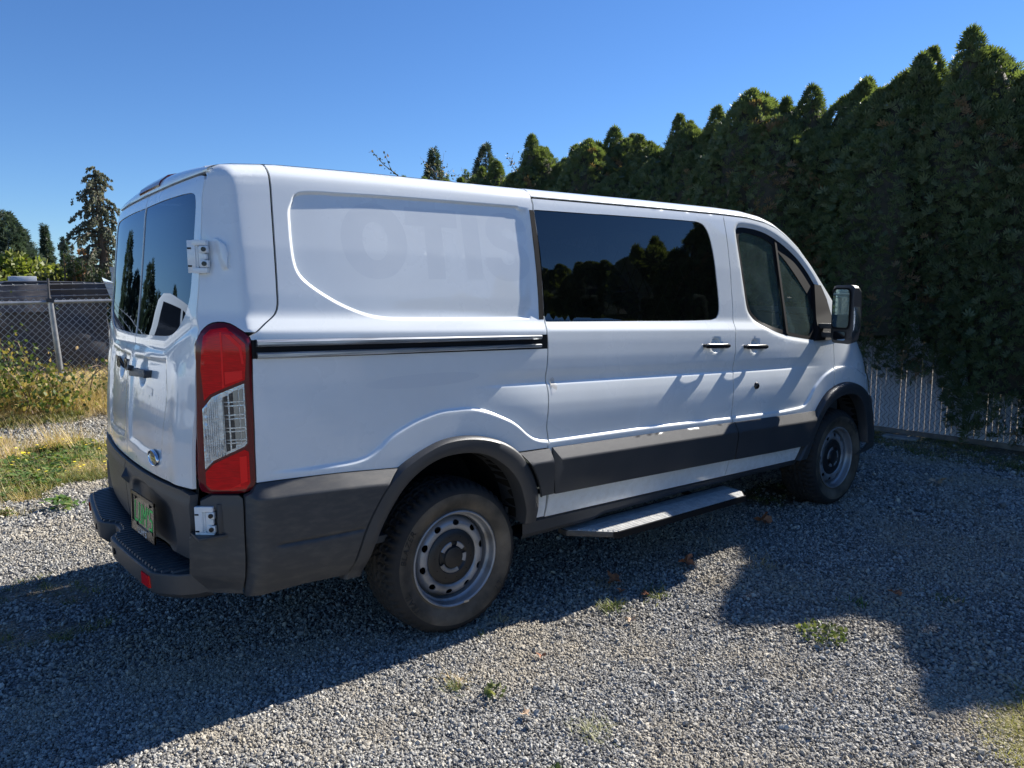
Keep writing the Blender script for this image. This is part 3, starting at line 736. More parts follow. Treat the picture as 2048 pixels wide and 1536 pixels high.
P_ = np.vstack([P_[~((P_[:, 0] < .365) & (P_[:, 1] > 1.59) & (P_[:, 1] < 1.79))], fp, np.stack(np.meshgrid(np.arange(.24, .50, .012), np.arange(1.96, 2.05, .008)), -1).reshape(-1, 2)])
cdt_mesh(cor_out, S(extra=hump_extra), P_, name='corner_panel', m=M_WHITE, parent=VAN)
# --- sliding door
glassS = joinc(crom(A('glassS')[:2], .02), crom([(2.22, 1.949), (2.62, 1.953), (2.953, 1.954), (3.035, 1.951), (3.078, 1.937), (3.105, 1.908), (3.122, 1.872), (3.142, 1.788), (3.154, 1.635), (3.160, 1.53), (3.158, 1.450), (3.148, 1.418), (3.128, 1.400), (3.094, 1.392), (3.0, 1.391), (2.384, 1.403), (1.801, 1.416)], .015), straight((1.801, 1.416), (1.806, 1.6), (1.805, 1.755), (1.794, 1.944)))
GT = -.005
HOL = [(3.078, 1.240), (3.468, 1.216)]
def hollow(x, z, k):
    cx_, cz_ = HOL[k]; q = ((x - cx_) / .047) ** 2 + ((z - cz_) / .043) ** 2
    return -.014 * smooth01((1.12 - q) / .55)
def hlines(k): return [clo(eo(HOL[k][0], HOL[k][1], .047 * f, .043 * f, 36)) for f in (1.08, .98, .88, .76, .55)]
sd_out = joinc(upto(seamS, .46)[::-1][upto(seamS, .46)[::-1][:, 1] < 1.99] + (G, 0), ctop(1.793, 3.284, GT), upto(seamB, .446)[upto(seamB, .446)[:, 1] < 2.0] - (G, 0), straight((3.183, .443), (2.435, .454), (1.76, .462)))
P_ = np.vstack([nearlines(zgrid(1.7, 3.4, .45, 1.94)), top_pts])
gso = offset_in(glassS, -.004)
cdt_mesh(sd_out, S(extra=lambda x, z: hollow(x, z, 0)), P_, holes=[gso], lines=FLINES + [offset_in(glassS, -.012)] + hlines(0), name='sliding_door', m=M_WHITE, parent=VAN); SDOOR = bpy.data.objects['sliding_door']
gp = np.stack(np.meshgrid(np.arange(1.75, 3.2, .04), np.arange(1.38, 1.97, .04)), -1).reshape(-1, 2)
cdt_mesh(glassS, S(off=-.003, flare=False), gp, name='window_pane', m=M_DARKG, parent=SDOOR, flange=.003)
# --- front door
winF = joinc(crom([(3.412, 1.925), (3.425, 1.940), (3.450, 1.9455), (3.546, 1.9455), (3.643, 1.938), (3.746, 1.921), (3.846, 1.893), (3.994, 1.838), (4.139, 1.765), (4.247, 1.685), (4.348, 1.588)], .012), straight((4.348, 1.588), (4.40, 1.588), (4.455, 1.50), (4.50, 1.36), (4.50, 1.225), (4.169, 1.224)),
             crom([(4.169, 1.224), (4.009, 1.244), (3.827, 1.271), (3.690, 1.306), (3.583, 1.348), (3.510, 1.390), (3.470, 1.430), (3.455, 1.475), (3.444, 1.561), (3.430, 1.664), (3.420, 1.767), (3.409, 1.870), (3.407, 1.905), (3.412, 1.925)], .012))
frame_top = ctop(3.29, 4.60, GT, .03)
fd_out = joinc(upto(seamB, .446)[upto(seamB, .446)[:, 1] < 2.0][::-1] + (G, 0), frame_top[frame_top[:, 0] < 4.57], straight((4.58, zt(4.58, GT)), (4.60, 1.40), (4.53, 1.215), (4.425, 1.205)), upto(seamF, .892)[upto(seamF, .892)[:, 1] < 1.20] - (G, 0), archFo[(archFo[:, 0] < 4.396) & (archFo[:, 1] > .44)][::-1] + (-.002, .004), straight((3.945, .433), (3.19, .4425)))
def doorF_extra(x, z):   # soft raised lip round the window
    P = np.stack([np.ravel(x), np.ravel(z)], -1); d = segdist(P, winF); ins = inpoly(P, winF)
    return np.where(ins, 0, -.014 * (1 - smooth01(d / .030)) * (P[:, 0] < 4.36)).reshape(np.shape(x)) + hollow(x, z, 1)
P_ = np.vstack([nearlines(zgrid(3.15, 4.65, .45, 1.97)), top_pts])
dd = segdist(P_, winF); P_ = P_[dd > .034]
wl_ = [offset_in(winF, -d) for d in (.006, .012, .018, .024, .031)]
cdt_mesh(fd_out, S(extra=doorF_extra), P_, holes=[offset_in(winF, -.001)], lines=FLINES + wl_ + hlines(1), name='front_door', m=M_WHITE, parent=VAN, flange=.02); FDOOR = bpy.data.objects['front_door']
# window rubber, sail, divider, panes
ri = offset_in(winF[winF[:, 0] < 99], .020)
def band(outer, inner, surf, name, m, parent):
    """thin frame between two closed outlines"""
    cdt_mesh(outer, surf, np.zeros((0, 2)), holes=[inner], name=name, m=m, parent=parent, flange=.010)
pane1 = np.array([p for p in ri])
cdt_mesh(winF, S(off=-.016, flare=False), np.zeros((0, 2)), holes=[joinc(crom([(3.438, 1.900), (3.47, 1.9145), (3.546, 1.914), (3.643, 1.903), (3.746, 1.882), (3.828, 1.853)], .02), straight((3.828, 1.853), (3.848, 1.298)), crom([(3.848, 1.298), (3.70, 1.330), (3.60, 1.368), (3.527, 1.408), (3.492, 1.445), (3.477, 1.49), (3.464, 1.575), (3.451, 1.668), (3.441, 1.767), (3.432, 1.868), (3.438, 1.900)], .02)),
    joinc(straight((3.864, 1.822), (3.872, 1.288), (4.02, 1.265), (4.14, 1.250)), crom([(4.14, 1.250), (4.205, 1.30), (4.235, 1.37), (4.240, 1.46), (4.215, 1.535)], .02), straight((4.215, 1.535), (4.10, 1.645), (3.98, 1.745), (3.864, 1.822)))], name='window_frame', m=M_BLACK, parent=FDOOR, flange=.012)
cdt_mesh(offset_in(winF, .006), S(off=-.024, flare=False), gp * 0 + 9, name='window_pane', m=M_CLEARG, parent=FDOOR, flange=0)
sail = straight((4.300, 1.60), (4.40, 1.592), (4.462, 1.50), (4.505, 1.36), (4.505, 1.215), (4.18, 1.218), (4.225, 1.27), (4.262, 1.36), (4.278, 1.47), (4.300, 1.60), step=.03)[:-1]
cdt_mesh(sail, S(off=.006, flare=False), np.zeros((0, 2)), name='mirror_mount', m=M_BLACK, parent=FDOOR, flange=.03)
mb = MB(); bar = [(x_, z_) for x_, z_ in ((3.842, 1.885), (3.866, 1.868), (3.872, 1.272), (3.848, 1.280))]
cdt_mesh(np.array(bar), S(off=-.010, flare=False), np.zeros((0, 2)), name='window_divider', m=M_BLACK, parent=FDOOR, flange=.012)
# --- fender
fz_ = np.arange(4.41, 5.40, .02)
fen_top = np.array([(x, zt(x, -.004)) for x in fz_ if zt(x) > .8])
ft0 = 4.60
fender_out = joinc(upto(seamF, .895)[upto(seamF, .895)[:, 1] < 1.20][::-1] + (G, 0), straight((4.43, 1.205), (4.535, 1.212), (4.607, 1.40), (4.64, zt(4.64, -.004))), np.array([(x, zt(x, -.004)) for x in np.arange(4.66, 5.13, .02)]),
    straight((5.14, .985), (5.16, .90), (5.17, .80), (5.10, .725), (4.99, .735)), archFo[(archFo[:, 0] > 4.402) & (archFo[:, 1] > .73)][::-1] + (0, .004))
P_ = np.vstack([nearlines(zgrid(4.35, 5.3, .6, 1.5, .015, .015)), top_pts])
cdt_mesh(fender_out, S(), P_, lines=FLINES, name='front_fender', m=M_WHITE, parent=VAN)
# --- lower white pieces (behind the front door gap and rear of the sliding door)
cdt_mesh(joinc(straight((1.694, .585), (1.758, .585)), straight((1.758, .585), (1.755, .54), (1.750, .466), (1.690, .468))), S(), np.zeros((0, 2)), name='sill_panel', m=M_WHITE, parent=VAN)
# --- cladding
def clad_extra(zf, d=.013):
    def f(x, z):
        t = zf(x) - z
        return d * .55 + d * 2.9 * np.clip(t / .058, 0, 1) - .004 * smooth01((t - .15) / .1)
    return f
zR = lambda x: np.interp(x, [.3, .457, .69, .944], [.856, .856, .851, .834])
def lin(p, q): return lambda x: p[1] + (q[1] - p[1]) * (x - p[0]) / (q[0] - p[0])
def cgrid(x0, x1, z0, z1, zf):
    P = [(x, zf(x) - d) for x in np.arange(x0, x1, .03) for d in (.004, .012, .02, .03, .04, .05, .058, .064, .075, .1, .13, .16, .19, .22, .26, .3, .34, .38)]
    return np.array([p for p in P if z0 < p[1] < z1])
rc_out = joinc(straight((.329, .812), (.350, .822), (.370, .852)), crom([(.372, .853), (.457, .853), (.69, .848), (.941, .831)], .015), archRo[(archRo[:, 0] < .95) & (archRo[:, 1] > .43)][::-1] - (.003, 0), straight((.710, .428), (.534, .427), (.328, .412)))
groove = lambda x, z: -.006 * np.exp(-((z - .614) / .006) ** 2) * ((x > .42) & (x < .765))
ce = clad_extra(zR)
cdt_mesh(rc_out, S(flare=True, extra=lambda x, z: ce(x, z) + groove(x, z)), np.vstack([cgrid(.3, .95, .42, .86, zR), np.array([(x, z) for x in np.arange(.40, .78, .02) for z in (.600, .606, .610, .614, .618, .622, .628)])]), name='side_cladding', m=M_PLASTD, parent=VAN, flange=.03)
zC2 = lin((1.568, .812), (1.757, .809))
c2 = joinc(straight((1.572, .811), (1.760, .808), (1.767, .60), (1.767, .588), (1.697, .588)), archRo[(archRo[:, 0] > 1.5) & (archRo[:, 1] > .58) & (archRo[:, 1] < .805)][::-1] + (.004, 0))
cdt_mesh(c2, S(extra=clad_extra(zC2)), cgrid(1.5, 1.8, .58, .82, zC2), name='side_cladding', m=M_PLAST, parent=VAN)
zCS = lin((1.769, .811), (3.223, .773))
cS = straight((1.778, .810), (2.5, zCS(2.5)), (3.222, .773), (3.219, .72), (3.205, .551), (2.421, .570), (1.779, .585), step=.03)
cdt_mesh(cS, S(extra=clad_extra(zCS)), cgrid(1.75, 3.25, .54, .83, zCS), name='side_cladding', m=M_PLAST, parent=SDOOR)
zCF = lin((3.228, .773), (4.167, .745))
cF = joinc(straight((3.232, .772), (3.7, zCF(3.7)), (4.150, .745), step=.03), archFo[(archFo[:, 0] < 4.15) & (archFo[:, 1] > .53)][::-1] - (.004, 0), straight((4.000, .529), (3.6, .537), (3.216, .548), (3.23, .70), step=.03))
cdt_mesh(cF, S(extra=clad_extra(zCF)), cgrid(3.2, 4.2, .53, .8, zCF), name='side_cladding', m=M_PLAST, parent=FDOOR)
# --- wheel arch trims
def arch(o, i, cxy, name):
    def res(c, n):
        L = np.r_[0, np.cumsum(np.linalg.norm(np.diff(c, axis=0), axis=1))]; t = np.linspace(0, L[-1], n)
        return np.stack([np.interp(t, L, c[:, 0]), np.interp(t, L, c[:, 1])], -1)
    n = 90; O = res(o, n); I = res(i, n); rows = []
    for q in range(n):
        d = I[q] - O[q]; row = []
        base = float(hw(O[q][0], O[q][1])); bi = float(hw(np.clip(I[q][0], .3, 5.0), I[q][1]))
        for t, off in ((-.03, -.012), (-.01, .006), (0.0, .014), (.06, .026), (.16, .034), (.5, .036), (.85, .033), (.96, .028), (1.0, .014), (1.0, -.05), (1.01, -.16)):
            p = O[q] + d * t; hb = base * (1 - t) + bi * t
            row.append((p[0], -(hb + off), p[1]))
        rows.append(row)
    mb = MB(); mb.grid(rows); return mb.build(name, M_PLAST, VAN, angle=40)
arch(archRo, archRi, 0, 'wheel_arch_trim'); arch(archFo, archFi, 0, 'wheel_arch_trim')
# --- wheel wells, underbody, rocker
for ai in (archRi, archFi):
    for s_ in (-1, 1):
        mb = MB(); mb.grid([[(p[0], s_ * .96, p[1]), (p[0], s_ * .62, p[1])] for p in ai[::4]] ); mb.add([(p[0], s_ * .62, p[1]) for p in ai[::4]], [tuple(range(len(ai[::4])))]); mb.build('wheel_well', M_UNDER, VAN)
mb = MB(); mb.box((2.75, 0, .42), (4.6, 1.16, .12)); mb.box((.45, 0, .50), (.5, 1.5, .10)); mb.box((2.9, -.78, .43), (2.1, .36, .06)); mb.box((2.9, .78, .43), (2.1, .36, .06))
mb.tube([(.5, -.35, .40), (1.6, -.38, .36), (3.4, -.3, .36)], .035); mb.tube([(1.26, -.75, .354), (1.26, .75, .354)], .06); mb.box((1.26, 0, .354), (.3, .3, .26)); mb.tube([(4.56, -.75, .33), (4.56, .75, .33)], .04)
mb.build('underbody', M_UNDER, VAN)
mb = MB()
xs_ = np.linspace(1.62, 3.975, 40)
rows = []
for x in xs_:
    zt_ = .462 - (x - 1.7) * .0135; zb = np.interp(x, [1.62, 2.1, 2.15, 2.96, 3.97], [.375, .375, .392, .400, .392])
    rows.append([(x, -.93, zt_ + .012), (x, -.982, zt_ + .002), (x, -1.000, zt_ - .012), (x, -1.000, zb + .022), (x, -.985, zb), (x, -.80, zb)])
mb.grid(rows); mb.build('rocker_trim', M_PLAST, VAN, angle=30)
# --- dark backing behind the gaps
def seal(c, name, w=.014, off=-.016, parent=VAN):
    c = np.asarray(c); T = np.gradient(c, axis=0); T /= np.linalg.norm(T, axis=1)[:, None] + 1e-9; N = np.stack([-T[:, 1], T[:, 0]], -1)
    a = c + N * w; b = c - N * w; f = S(off=off)
    A_ = f(a[:, 0], a[:, 1]); B_ = f(b[:, 0], b[:, 1]); A_[:, 1] = np.maximum(A_[:, 1], B_[:, 1]); B_[:, 1] = A_[:, 1]
    mb = MB(); mb.grid(np.stack([A_, B_], 1)); return mb.build(name, M_BLACK, parent, smooth=False)
for cc in (seamS, seamB, seamF, cseam): seal(cc, 'door_seal')
seal(np.array([(x, zt(x, -.001)) for x in np.arange(1.78, 4.66, .02)]), 'roof_gutter', w=.012, off=-.008)
seal(archRo[8:-4], 'arch_seal', off=-.01); seal(archFo[6:-12], 'arch_seal', off=-.01)
seal(crom([(.36, .855), (.69, .850), (.95, .834)], .03), 'cladding_seal', off=-.008)
stripc = np.array([(1.785, 1.945), (1.792, 1.80), (1.793, 1.65), (1.789, 1.52), (1.782, 1.424)])
mb = MB(); f1 = S(off=.001)(stripc[:, 0] - .024, stripc[:, 1]); f2 = S(off=.001)(stripc[:, 0] + .004, stripc[:, 1])
mb.grid(np.stack([f1 + (0, .02, 0), f1, f2, f2 + (0, .02, 0)], 1)); mb.build('window_rubber', M_BLACK, VAN, smooth=False)
# --- cant rail (roof side above the gutter)
xs_ = np.r_[np.arange(1.787, 4.66, .03)]
rows = []
for x in xs_:
    z0 = zt(x); row = []
    for d, o_ in ((.004, -.012), (.006, -.001), (.010, .001), (.018, 0), (.028, 0), (.036, 0), (.043, 0), (.047, 0), (.051, 0)):
        row.append((x, -(float(hw(x, z0 + d)) + o_), z0 + d))
    rows.append(row)
mb = MB(); mb.grid(rows); mb.build('cant_rail', M_WHITE, VAN, angle=50)
# --- roof, windscreen, bonnet : swept between the two rails
def across(x, n=25, bow=0.0, rise=.042, zz=None, dz=.0508):
    z0 = zt(x, dz) if zz is None else zz; y0 = float(hw(x, z0)); t = np.linspace(-1, 1, n)
    t = np.sign(t) * (1 - (1 - np.abs(t)) ** 1.3)
    return [(x + bow * (1 - q * q), q * y0, z0 + rise * (1 - q * q)) for q in t]
rows = [across(x, rise=.042) for x in np.r_[np.arange(.40, 3.50, .06)]]
for k, x in enumerate(np.linspace(3.52, 3.74, 6)): rows.append(across(x, bow=.10 * (k + 1) / 6, rise=.042 - .004 * k))
mb = MB(); mb.grid(rows); mb.build('roof', M_WHITE, VAN, angle=50)
rows = [across(x, bow=b, rise=r_) for x, b, r_ in zip(np.linspace(3.745, 4.66, 14), np.linspace(.11, .24, 14), np.linspace(.020, .0, 14))]
mb = MB(); mb.grid(rows); mb.build('windscreen', M_CLEARG, VAN, angle=60)
rows = [across(x, bow=b, rise=r_, dz=.0) for x, b, r_ in zip(np.r_[np.linspace(4.66, 5.12, 12)], np.linspace(.245, .36, 12), np.linspace(.02, .07, 12))]
mb = MB(); mb.grid(rows); mb.build('bonnet', M_WHITE, VAN, angle=50)
# --- nose: grille, headlamps, bumper (seen edge-on)
def nosex(y, z):
    h = np.abs(y)
    a = .24; s0 = np.maximum(.0, (1.0 + 0 * h - h))
    lo = np.full(np.shape(y), 4.6); hi = np.full(np.shape(y), 5.62)
    for _ in range(30):
        mm = (lo + hi) / 2; g = hw(mm, z, rnd=False) - h; lo = np.where(g > 0, mm, lo); hi = np.where(g > 0, hi, mm)
    return hi
def nose_part(name, m, z0, z1, y0, y1, off, n=14):
    rows = []
    for z in np.linspace(z0, z1, 7):
        yy = np.linspace(y0, y1, n); rows.append([(float(nosex(np.array(q), np.array(z))) + off, q, z) for q in yy])
    a = np.array(rows); b = a.copy(); b[..., 0] -= .05
    mb = MB(); mb.grid(a); 
    per = list(a[0]) + list(a[1:, -1]) + list(a[-1, ::-1][1:]) + list(a[::-1, 0][1:-1])
    perb = [(p[0] - .05, p[1], p[2]) for p in per]; k = len(per)
    mb.add(per + perb, [(i, (i + 1) % k, k + (i + 1) % k, k + i) for i in range(k)])
    return mb.build(name, m, VAN, angle=50)
nose_part('front_bumper', M_PLAST, .34, .74, -.99, .99, .035, 30)
nose_part('front_grille', M_BLACKG, .76, .96, -.52, .52, .01, 20)
nose_part('headlamp', M_LENSC, .78, 1.02, -.93, -.56, .012); nose_part('headlamp', M_LENSC, .78, 1.02, .56, .93, .012)
nose_part('nose_panel', M_WHITE, .72, .985, -.935, .935, -.03, 30)
# --- left side: one plainer panel with openings, seen only through the glass and from other sides
lo_out = joinc(straight((.36, .45), (.70, .45)), archRo[(archRo[:, 1] > .45)], straight((1.69, .45), (3.95, .435)), archFo[(archFo[:, 1] > .44)], straight((5.08, .45), (5.15, .72), (5.17, .8), (5.13, .985)), np.array([(x, zt(x, 0)) for x in np.arange(5.12, 4.62, -.03)]), ctop(4.62, .34, .046), straight((.30, 1.97), (.25, 1.5), (.22, 1.2), (.21, .9), (.24, .6)))
def SL(x, z): P = S()(x, z); P[:, 1] *= -1; return P
wgl = np.stack([winF[:, 0], winF[:, 1]], -1)[::2]
P_ = nearlines(zgrid(.2, 5.2, .45, 1.95, .045, .04)); P_ = np.vstack([P_, top_pts])
cdt_mesh(lo_out, SL, P_, inward=(0, -1, 0), holes=[offset_in(winF, -.001)[::2]], name='left_side_panel', m=M_WHITE, parent=VAN)
def SLg(x, z): P = S(off=-.01)(x, z); P[:, 1] *= -1; return P
cdt_mesh(offset_in(winF, .003)[::3], SLg, np.zeros((0, 2)), inward=(0, -1, 0), name='left_window_pane', m=M_CLEARG, parent=VAN, flange=0)
for c_, nm in ((archRo, 0), (archFo, 0)):
    mb = MB(); o_ = c_[::5]; i_ = o_ + (np.array([[1.26 if c_ is archRo else 4.56, .36]]) - o_) * .12
    a_ = SL(o_[:, 0], o_[:, 1]); b_ = SL(np.clip(i_[:, 0], .3, 5), i_[:, 1]); mb.grid(np.stack([a_ + (0, .02, 0), b_ + (0, .02, 0), b_ - (0, .06, 0)], 1)); mb.build('wheel_arch_trim', M_PLAST, VAN)

# ---------------------------------------------------------------- rear of the van
def door_edge(z): 
    return -float(hw(corner_x(z), z)) + .004
ez = np.arange(.83, 1.975, .03)
edgeR = np.array([(door_edge(z), z) for z in ez])           # (y, z) along the hinge side
def rd_extra(y, z):
    P = np.stack([-np.abs(np.ravel(y)), np.ravel(z)], -1)
    pan = np.array([(-.035, 1.288), (-.545, 1.300), (-.590, 1.17), (-.560, 1.02), (-.535, .90), (-.32, .895), (-.05, .91)])
    ins = inpoly(P, pan); d = np.where(ins, segdist(P, pan), 0)
    v = -.009 * smooth01(d / .014)
    # shallow valleys and a swollen lower edge
    v = v + .006 * np.exp(-((P[:, 0] + .70) / .06) ** 2) * smooth01((1.33 - P[:, 1]) / .1)
    v = v - .005 * np.exp(-((P[:, 1] - 1.335 - .10 * np.clip((-P[:, 0] - .5) / .3, 0, 1)) / .018) ** 2)
    # hand recess
    q = ((P[:, 0] + .222) / .052) ** 2 + ((P[:, 1] - 1.225) / .058) ** 2
    v = v - .020 * smooth01((1.15 - q) / .6)
    sx = -.075 < 0
    return v.reshape(np.shape(y))
gl = [(-.020, 1.938), (-.285, 1.940), (-.481, 1.938), (-.640, 1.934), (-.700, 1.929), (-.732, 1.918), (-.746, 1.895), (-.750, 1.837), (-.751, 1.766), (-.752, 1.67), (-.755, 1.60), (-.752, 1.544), (-.732, 1.493), (-.680, 1.440), (-.620, 1.408), (-.565, 1.394), (-.50, 1.389), (-.304, 1.384), (-.020, 1.380)]
glR = crom(gl, .015)
glR = joinc(glR, straight((-.020, 1.380), (-.008, 1.38), (-.008, 1.938), (-.020, 1.938)))
door_w = joinc(straight((-.004, .822), (-.30, .821), (-.536, .823), (-.76, .828), (edgeR[0][0], .831)), edgeR, crom([(edgeR[-1][0], 1.965), (-.775, 1.986), (-.74, 1.992), (-.60, 1.994), (-.3, 1.995), (-.004, 1.995)], .02), straight((-.004, 1.995), (-.004, .822)))
yz = np.stack(np.meshgrid(np.arange(-.87, 0, .011), np.arange(.82, 2.0, .011)), -1).reshape(-1, 2)
def mir(P): P = np.asarray(P, float).copy(); P[:, 0] *= -1; return P
for s_, nm in ((1, 'rear_door'), (-1, 'rear_door')):
    T_ = (lambda p: p) if s_ == 1 else mir
    surf = Rr(extra=lambda y, z: rd_extra(y, z) * (-1))
    def surf2(y, z): return np.stack([xrear(y, z) - rd_extra(y, z), y, z], -1)
    o = cdt_mesh(T_(door_w), surf2, T_(yz if s_ == 1 else yz[::2]), inward=(1, 0, 0), holes=[T_(offset_in(glR, -.001))], lines=[T_(offset_in(glR, -.010))], name=nm, m=M_WHITE, parent=VAN)
    gyz = np.stack(np.meshgrid(np.arange(-.8, 0, .03), np.arange(1.36, 1.96, .03)), -1).reshape(-1, 2)
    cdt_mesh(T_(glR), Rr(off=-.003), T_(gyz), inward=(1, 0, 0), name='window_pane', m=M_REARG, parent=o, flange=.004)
    # grey plastic lower part
    pl = joinc(straight((-.004, .545), (-.30, .545), (-.60, .548), (-.80, .553), (-.815, .60), (-.822, .66), (-.832, .70), (-.835, .81), step=.02), straight((-.835, .81), (-.76, .818), (-.536, .813), (-.3, .811), (-.004, .812)), straight((-.004, .812), (-.004, .545)))
    rec = crom([(-.145, .735), (-.62, .742), (-.655, .73), (-.69, .60), (-.68, .572), (-.24, .562), (-.19, .60)], .02, closed=True)
    def pex(y, z, rec=rec):
        P = np.stack([-np.abs(np.ravel(y)), np.ravel(z)], -1)
        v = .013 + .006 * smooth01((.80 - P[:, 1]) / .03) - .004 * smooth01((.62 - P[:, 1]) / .1)
        if s_ == 1:
            ins = inpoly(P, rec); v = v - .022 * smooth01(np.where(ins, segdist(P, rec), 0) / .03)
        return v.reshape(np.shape(y))
    cdt_mesh(T_(pl), (lambda y, z: np.stack([xrear(y, z) - pex(y, z), y, z], -1)), T_(np.stack(np.meshgrid(np.arange(-.86, 0, .014), np.arange(.54, .82, .012)), -1).reshape(-1, 2)), inward=(1, 0, 0), name='door_cladding', m=M_PLAST, parent=o, flange=.03)
    if s_ == 1: RDOOR = o
    else: LDOOR = o
mb = MB()
zz_ = np.arange(.50, 2.0, .04); mb.grid([[(float(xrear(0, z)) + .016, -.02, z), (float(xrear(0, z)) + .016, .02, z)] for z in zz_]); mb.build('door_seal', M_BLACK, VAN)
for s_ in (1, -1):
    mb = MB(); mb.grid([[(corner_x(z) + .018, s_ * (door_edge(z) - .012), z), (corner_x(z) + .018, s_ * (door_edge(z) + .03), z)] for z in np.arange(.5, 1.98, .04)]); mb.build('door_seal', M_BLACK, VAN)
mb = MB(); mb.grid([[(float(xrear(y, 1.995)) + .016, y, 1.98), (float(xrear(y, 1.995)) + .016, y, 2.012)] for y in np.linspace(-.80, .80, 30)]); mb.build('door_seal', M_BLACK, VAN)
# roof header above the doors
rows = []
for y in np.linspace(-.80, .80, 49):
    a = abs(y) / .80; yy = y
    p0 = np.array([float(xrear(yy, 1.999)) + .02, yy * .995, 1.998]); p0b = np.array([float(xrear(yy, 1.999)) - .006, yy, 2.002])
    xr_ = .40; z0 = zt(xr_, .0508); h0 = float(hw(xr_, z0)); t = min(abs(y) / .80, 1); zr_ = z0 + .042 * (1 - t * t)
    p2 = np.array([xr_, math.copysign(t * h0, y), zr_])
    ctrl = np.array([float(xrear(yy, 1.999)) - .002, math.copysign(.6 * t * h0 + .4 * abs(y), y), zr_ - .012])
    row = [p0, p0b, p0b + (-.001, 0, .006)]
    st = row[-1]
    for q in np.linspace(0, 1, 9)[1:]: row.append((1 - q) ** 2 * st + 2 * q * (1 - q) * ctrl + q * q * p2)
    rows.append(row)
mb = MB(); mb.grid(rows); mb.build('roof_header', M_WHITE, VAN, angle=35); HDR = bpy.data.objects['roof_header']
# high brake lamp in the header
rows = []
for y in np.linspace(-.19, .19, 15):
    r_ = rows; xx = float(xrear(y, 1.999)); lam = []
    for (dx, z) in ((.004, 2.012), (-.008, 2.013), (-.010, 2.022), (-.002, 2.040), (.03, 2.066), (.09, 2.082), (.13, 2.080)): lam.append((xx + dx, y, z))
    rows.append(lam)
mb = MB(); mb.grid(rows); mb.add([tuple(p) for p in rows[0]], [tuple(range(7))]); mb.add([tuple(p) for p in rows[-1]], [tuple(range(6, -1, -1))]); mb.build('high_brake_lamp', M_REDD, VAN, angle=25)
# ---------------------------------------------------------------- tail lamp
def lamp_surf(off, bulge=.010):
    def f(x, z):
        P = np.stack([np.ravel(x), np.ravel(z)], -1); d = segdist(P, lamp)
        return np.stack([x, -(hw(x, z, flare=False) + off + (bulge * smooth01(d / .02)).reshape(np.shape(x))), z], -1)
    return f
lg = np.stack(np.meshgrid(np.arange(.2, .39, .008), np.arange(.81, 1.46, .012)), -1).reshape(-1, 2)
TL = cdt_mesh(lamp, lamp_surf(.0), lg, name='tail_lamp', m=M_REDD, parent=VAN, flange=.04)
clear = crom([(.347, 1.226), (.278, 1.192), (.254, 1.180), (.224, 1.136), (.223, 1.078), (.221, .912), (.247, .944), (.338, .997), (.347, 1.01)], .015, closed=True)
clear = joinc(straight((.347, 1.228), (.278, 1.193), (.252, 1.178), (.224, 1.134), (.222, 1.0), (.221, .909), (.247, .942), (.338, .995), (.347, 1.008), (.347, 1.228), step=.02))
red1 = straight((.240, 1.400), (.262, 1.425), (.307, 1.432), (.330, 1.405), (.357, 1.372), (.357, 1.33), (.350, 1.242), (.276, 1.204), (.248, 1.188), (.230, 1.165), (.226, 1.28), (.233, 1.37), (.240, 1.400), step=.02)[:-1]
red2 = straight((.222, .898), (.247, .930), (.338, .983), (.350, .975), (.350, .86), (.338, .835), (.30, .828), (.235, .832), (.222, .85), (.222, .898), step=.02)[:-1]
def flutes(x, z): return np.where(x < .272, .0016 * np.abs(np.sin(x * 520)), .0)
def cl_surf(off):
    f0 = lamp_surf(off)
    def f(x, z):
        P = f0(x, z); P[:, 1] -= flutes(x, z); return P
    return f
clg = np.stack(np.meshgrid(np.arange(.222, .348, .0015), np.arange(.90, 1.24, .02)), -1).reshape(-1, 2)
cdt_mesh(clear, cl_surf(.0012), clg, name='clear_lens', m=M_REFL, parent=TL, flange=.004, mind=.001)
cdt_mesh(red1, lamp_surf(.002), lg, name='red_lens', m=M_RED, parent=TL, flange=.004)
cdt_mesh(red2, lamp_surf(.002), lg, name='red_lens', m=M_RED, parent=TL, flange=.004)
for nm, poly in (('bright_reflector', [(.286, 1.415), (.291, 1.415), (.289, 1.215), (.284, 1.212)]), ('bright_reflector', [(.298, 1.408), (.314, 1.405), (.345, 1.365), (.349, 1.30), (.343, 1.30), (.338, 1.355), (.310, 1.392), (.298, 1.395)]),
                 ('bright_reflector', [(.293, 1.225), (.343, 1.245), (.343, 1.275), (.293, 1.27)]), ('bright_reflector', [(.322, .955), (.342, .96), (.342, .865), (.322, .855)]), ('bright_reflector', [(.296, .84), (.322, .845), (.322, .857), (.296, .852)])):
    cdt_mesh(straight(*(poly + [poly[0]]), step=.02)[:-1], lamp_surf(.0035), lg, name=nm, m=M_REDB, parent=TL, flange=.003)
cdt_mesh(straight((.272, 1.17), (.281, 1.175), (.280, .962), (.271, .955), (.272, 1.17), step=.02)[:-1], lamp_surf(.005), lg, name='lens_rib', m=M_REFL, parent=TL, flange=.003)
M_TAN = mat('lamp_bowl', (.60, .55, .47), .3, metal=.3); M_DKB = mat('lamp_dark', (.03, .04, .05), .15)
for x0, x1, za, zb, mm in ((.284, .296, 1.178, .975, M_DKB), (.301, .312, 1.19, .985, M_DKB), (.313, .327, 1.20, 1.0, M_TAN), (.330, .341, 1.205, 1.01, M_TAN)):
    cdt_mesh(straight((x0, za), (x1, za + .006), (x1 + .001, zb + .005), (x0 + .001, zb), (x0, za), step=.02)[:-1], lamp_surf(.003), lg, name='reflector_cell', m=mm, parent=TL, flange=0)
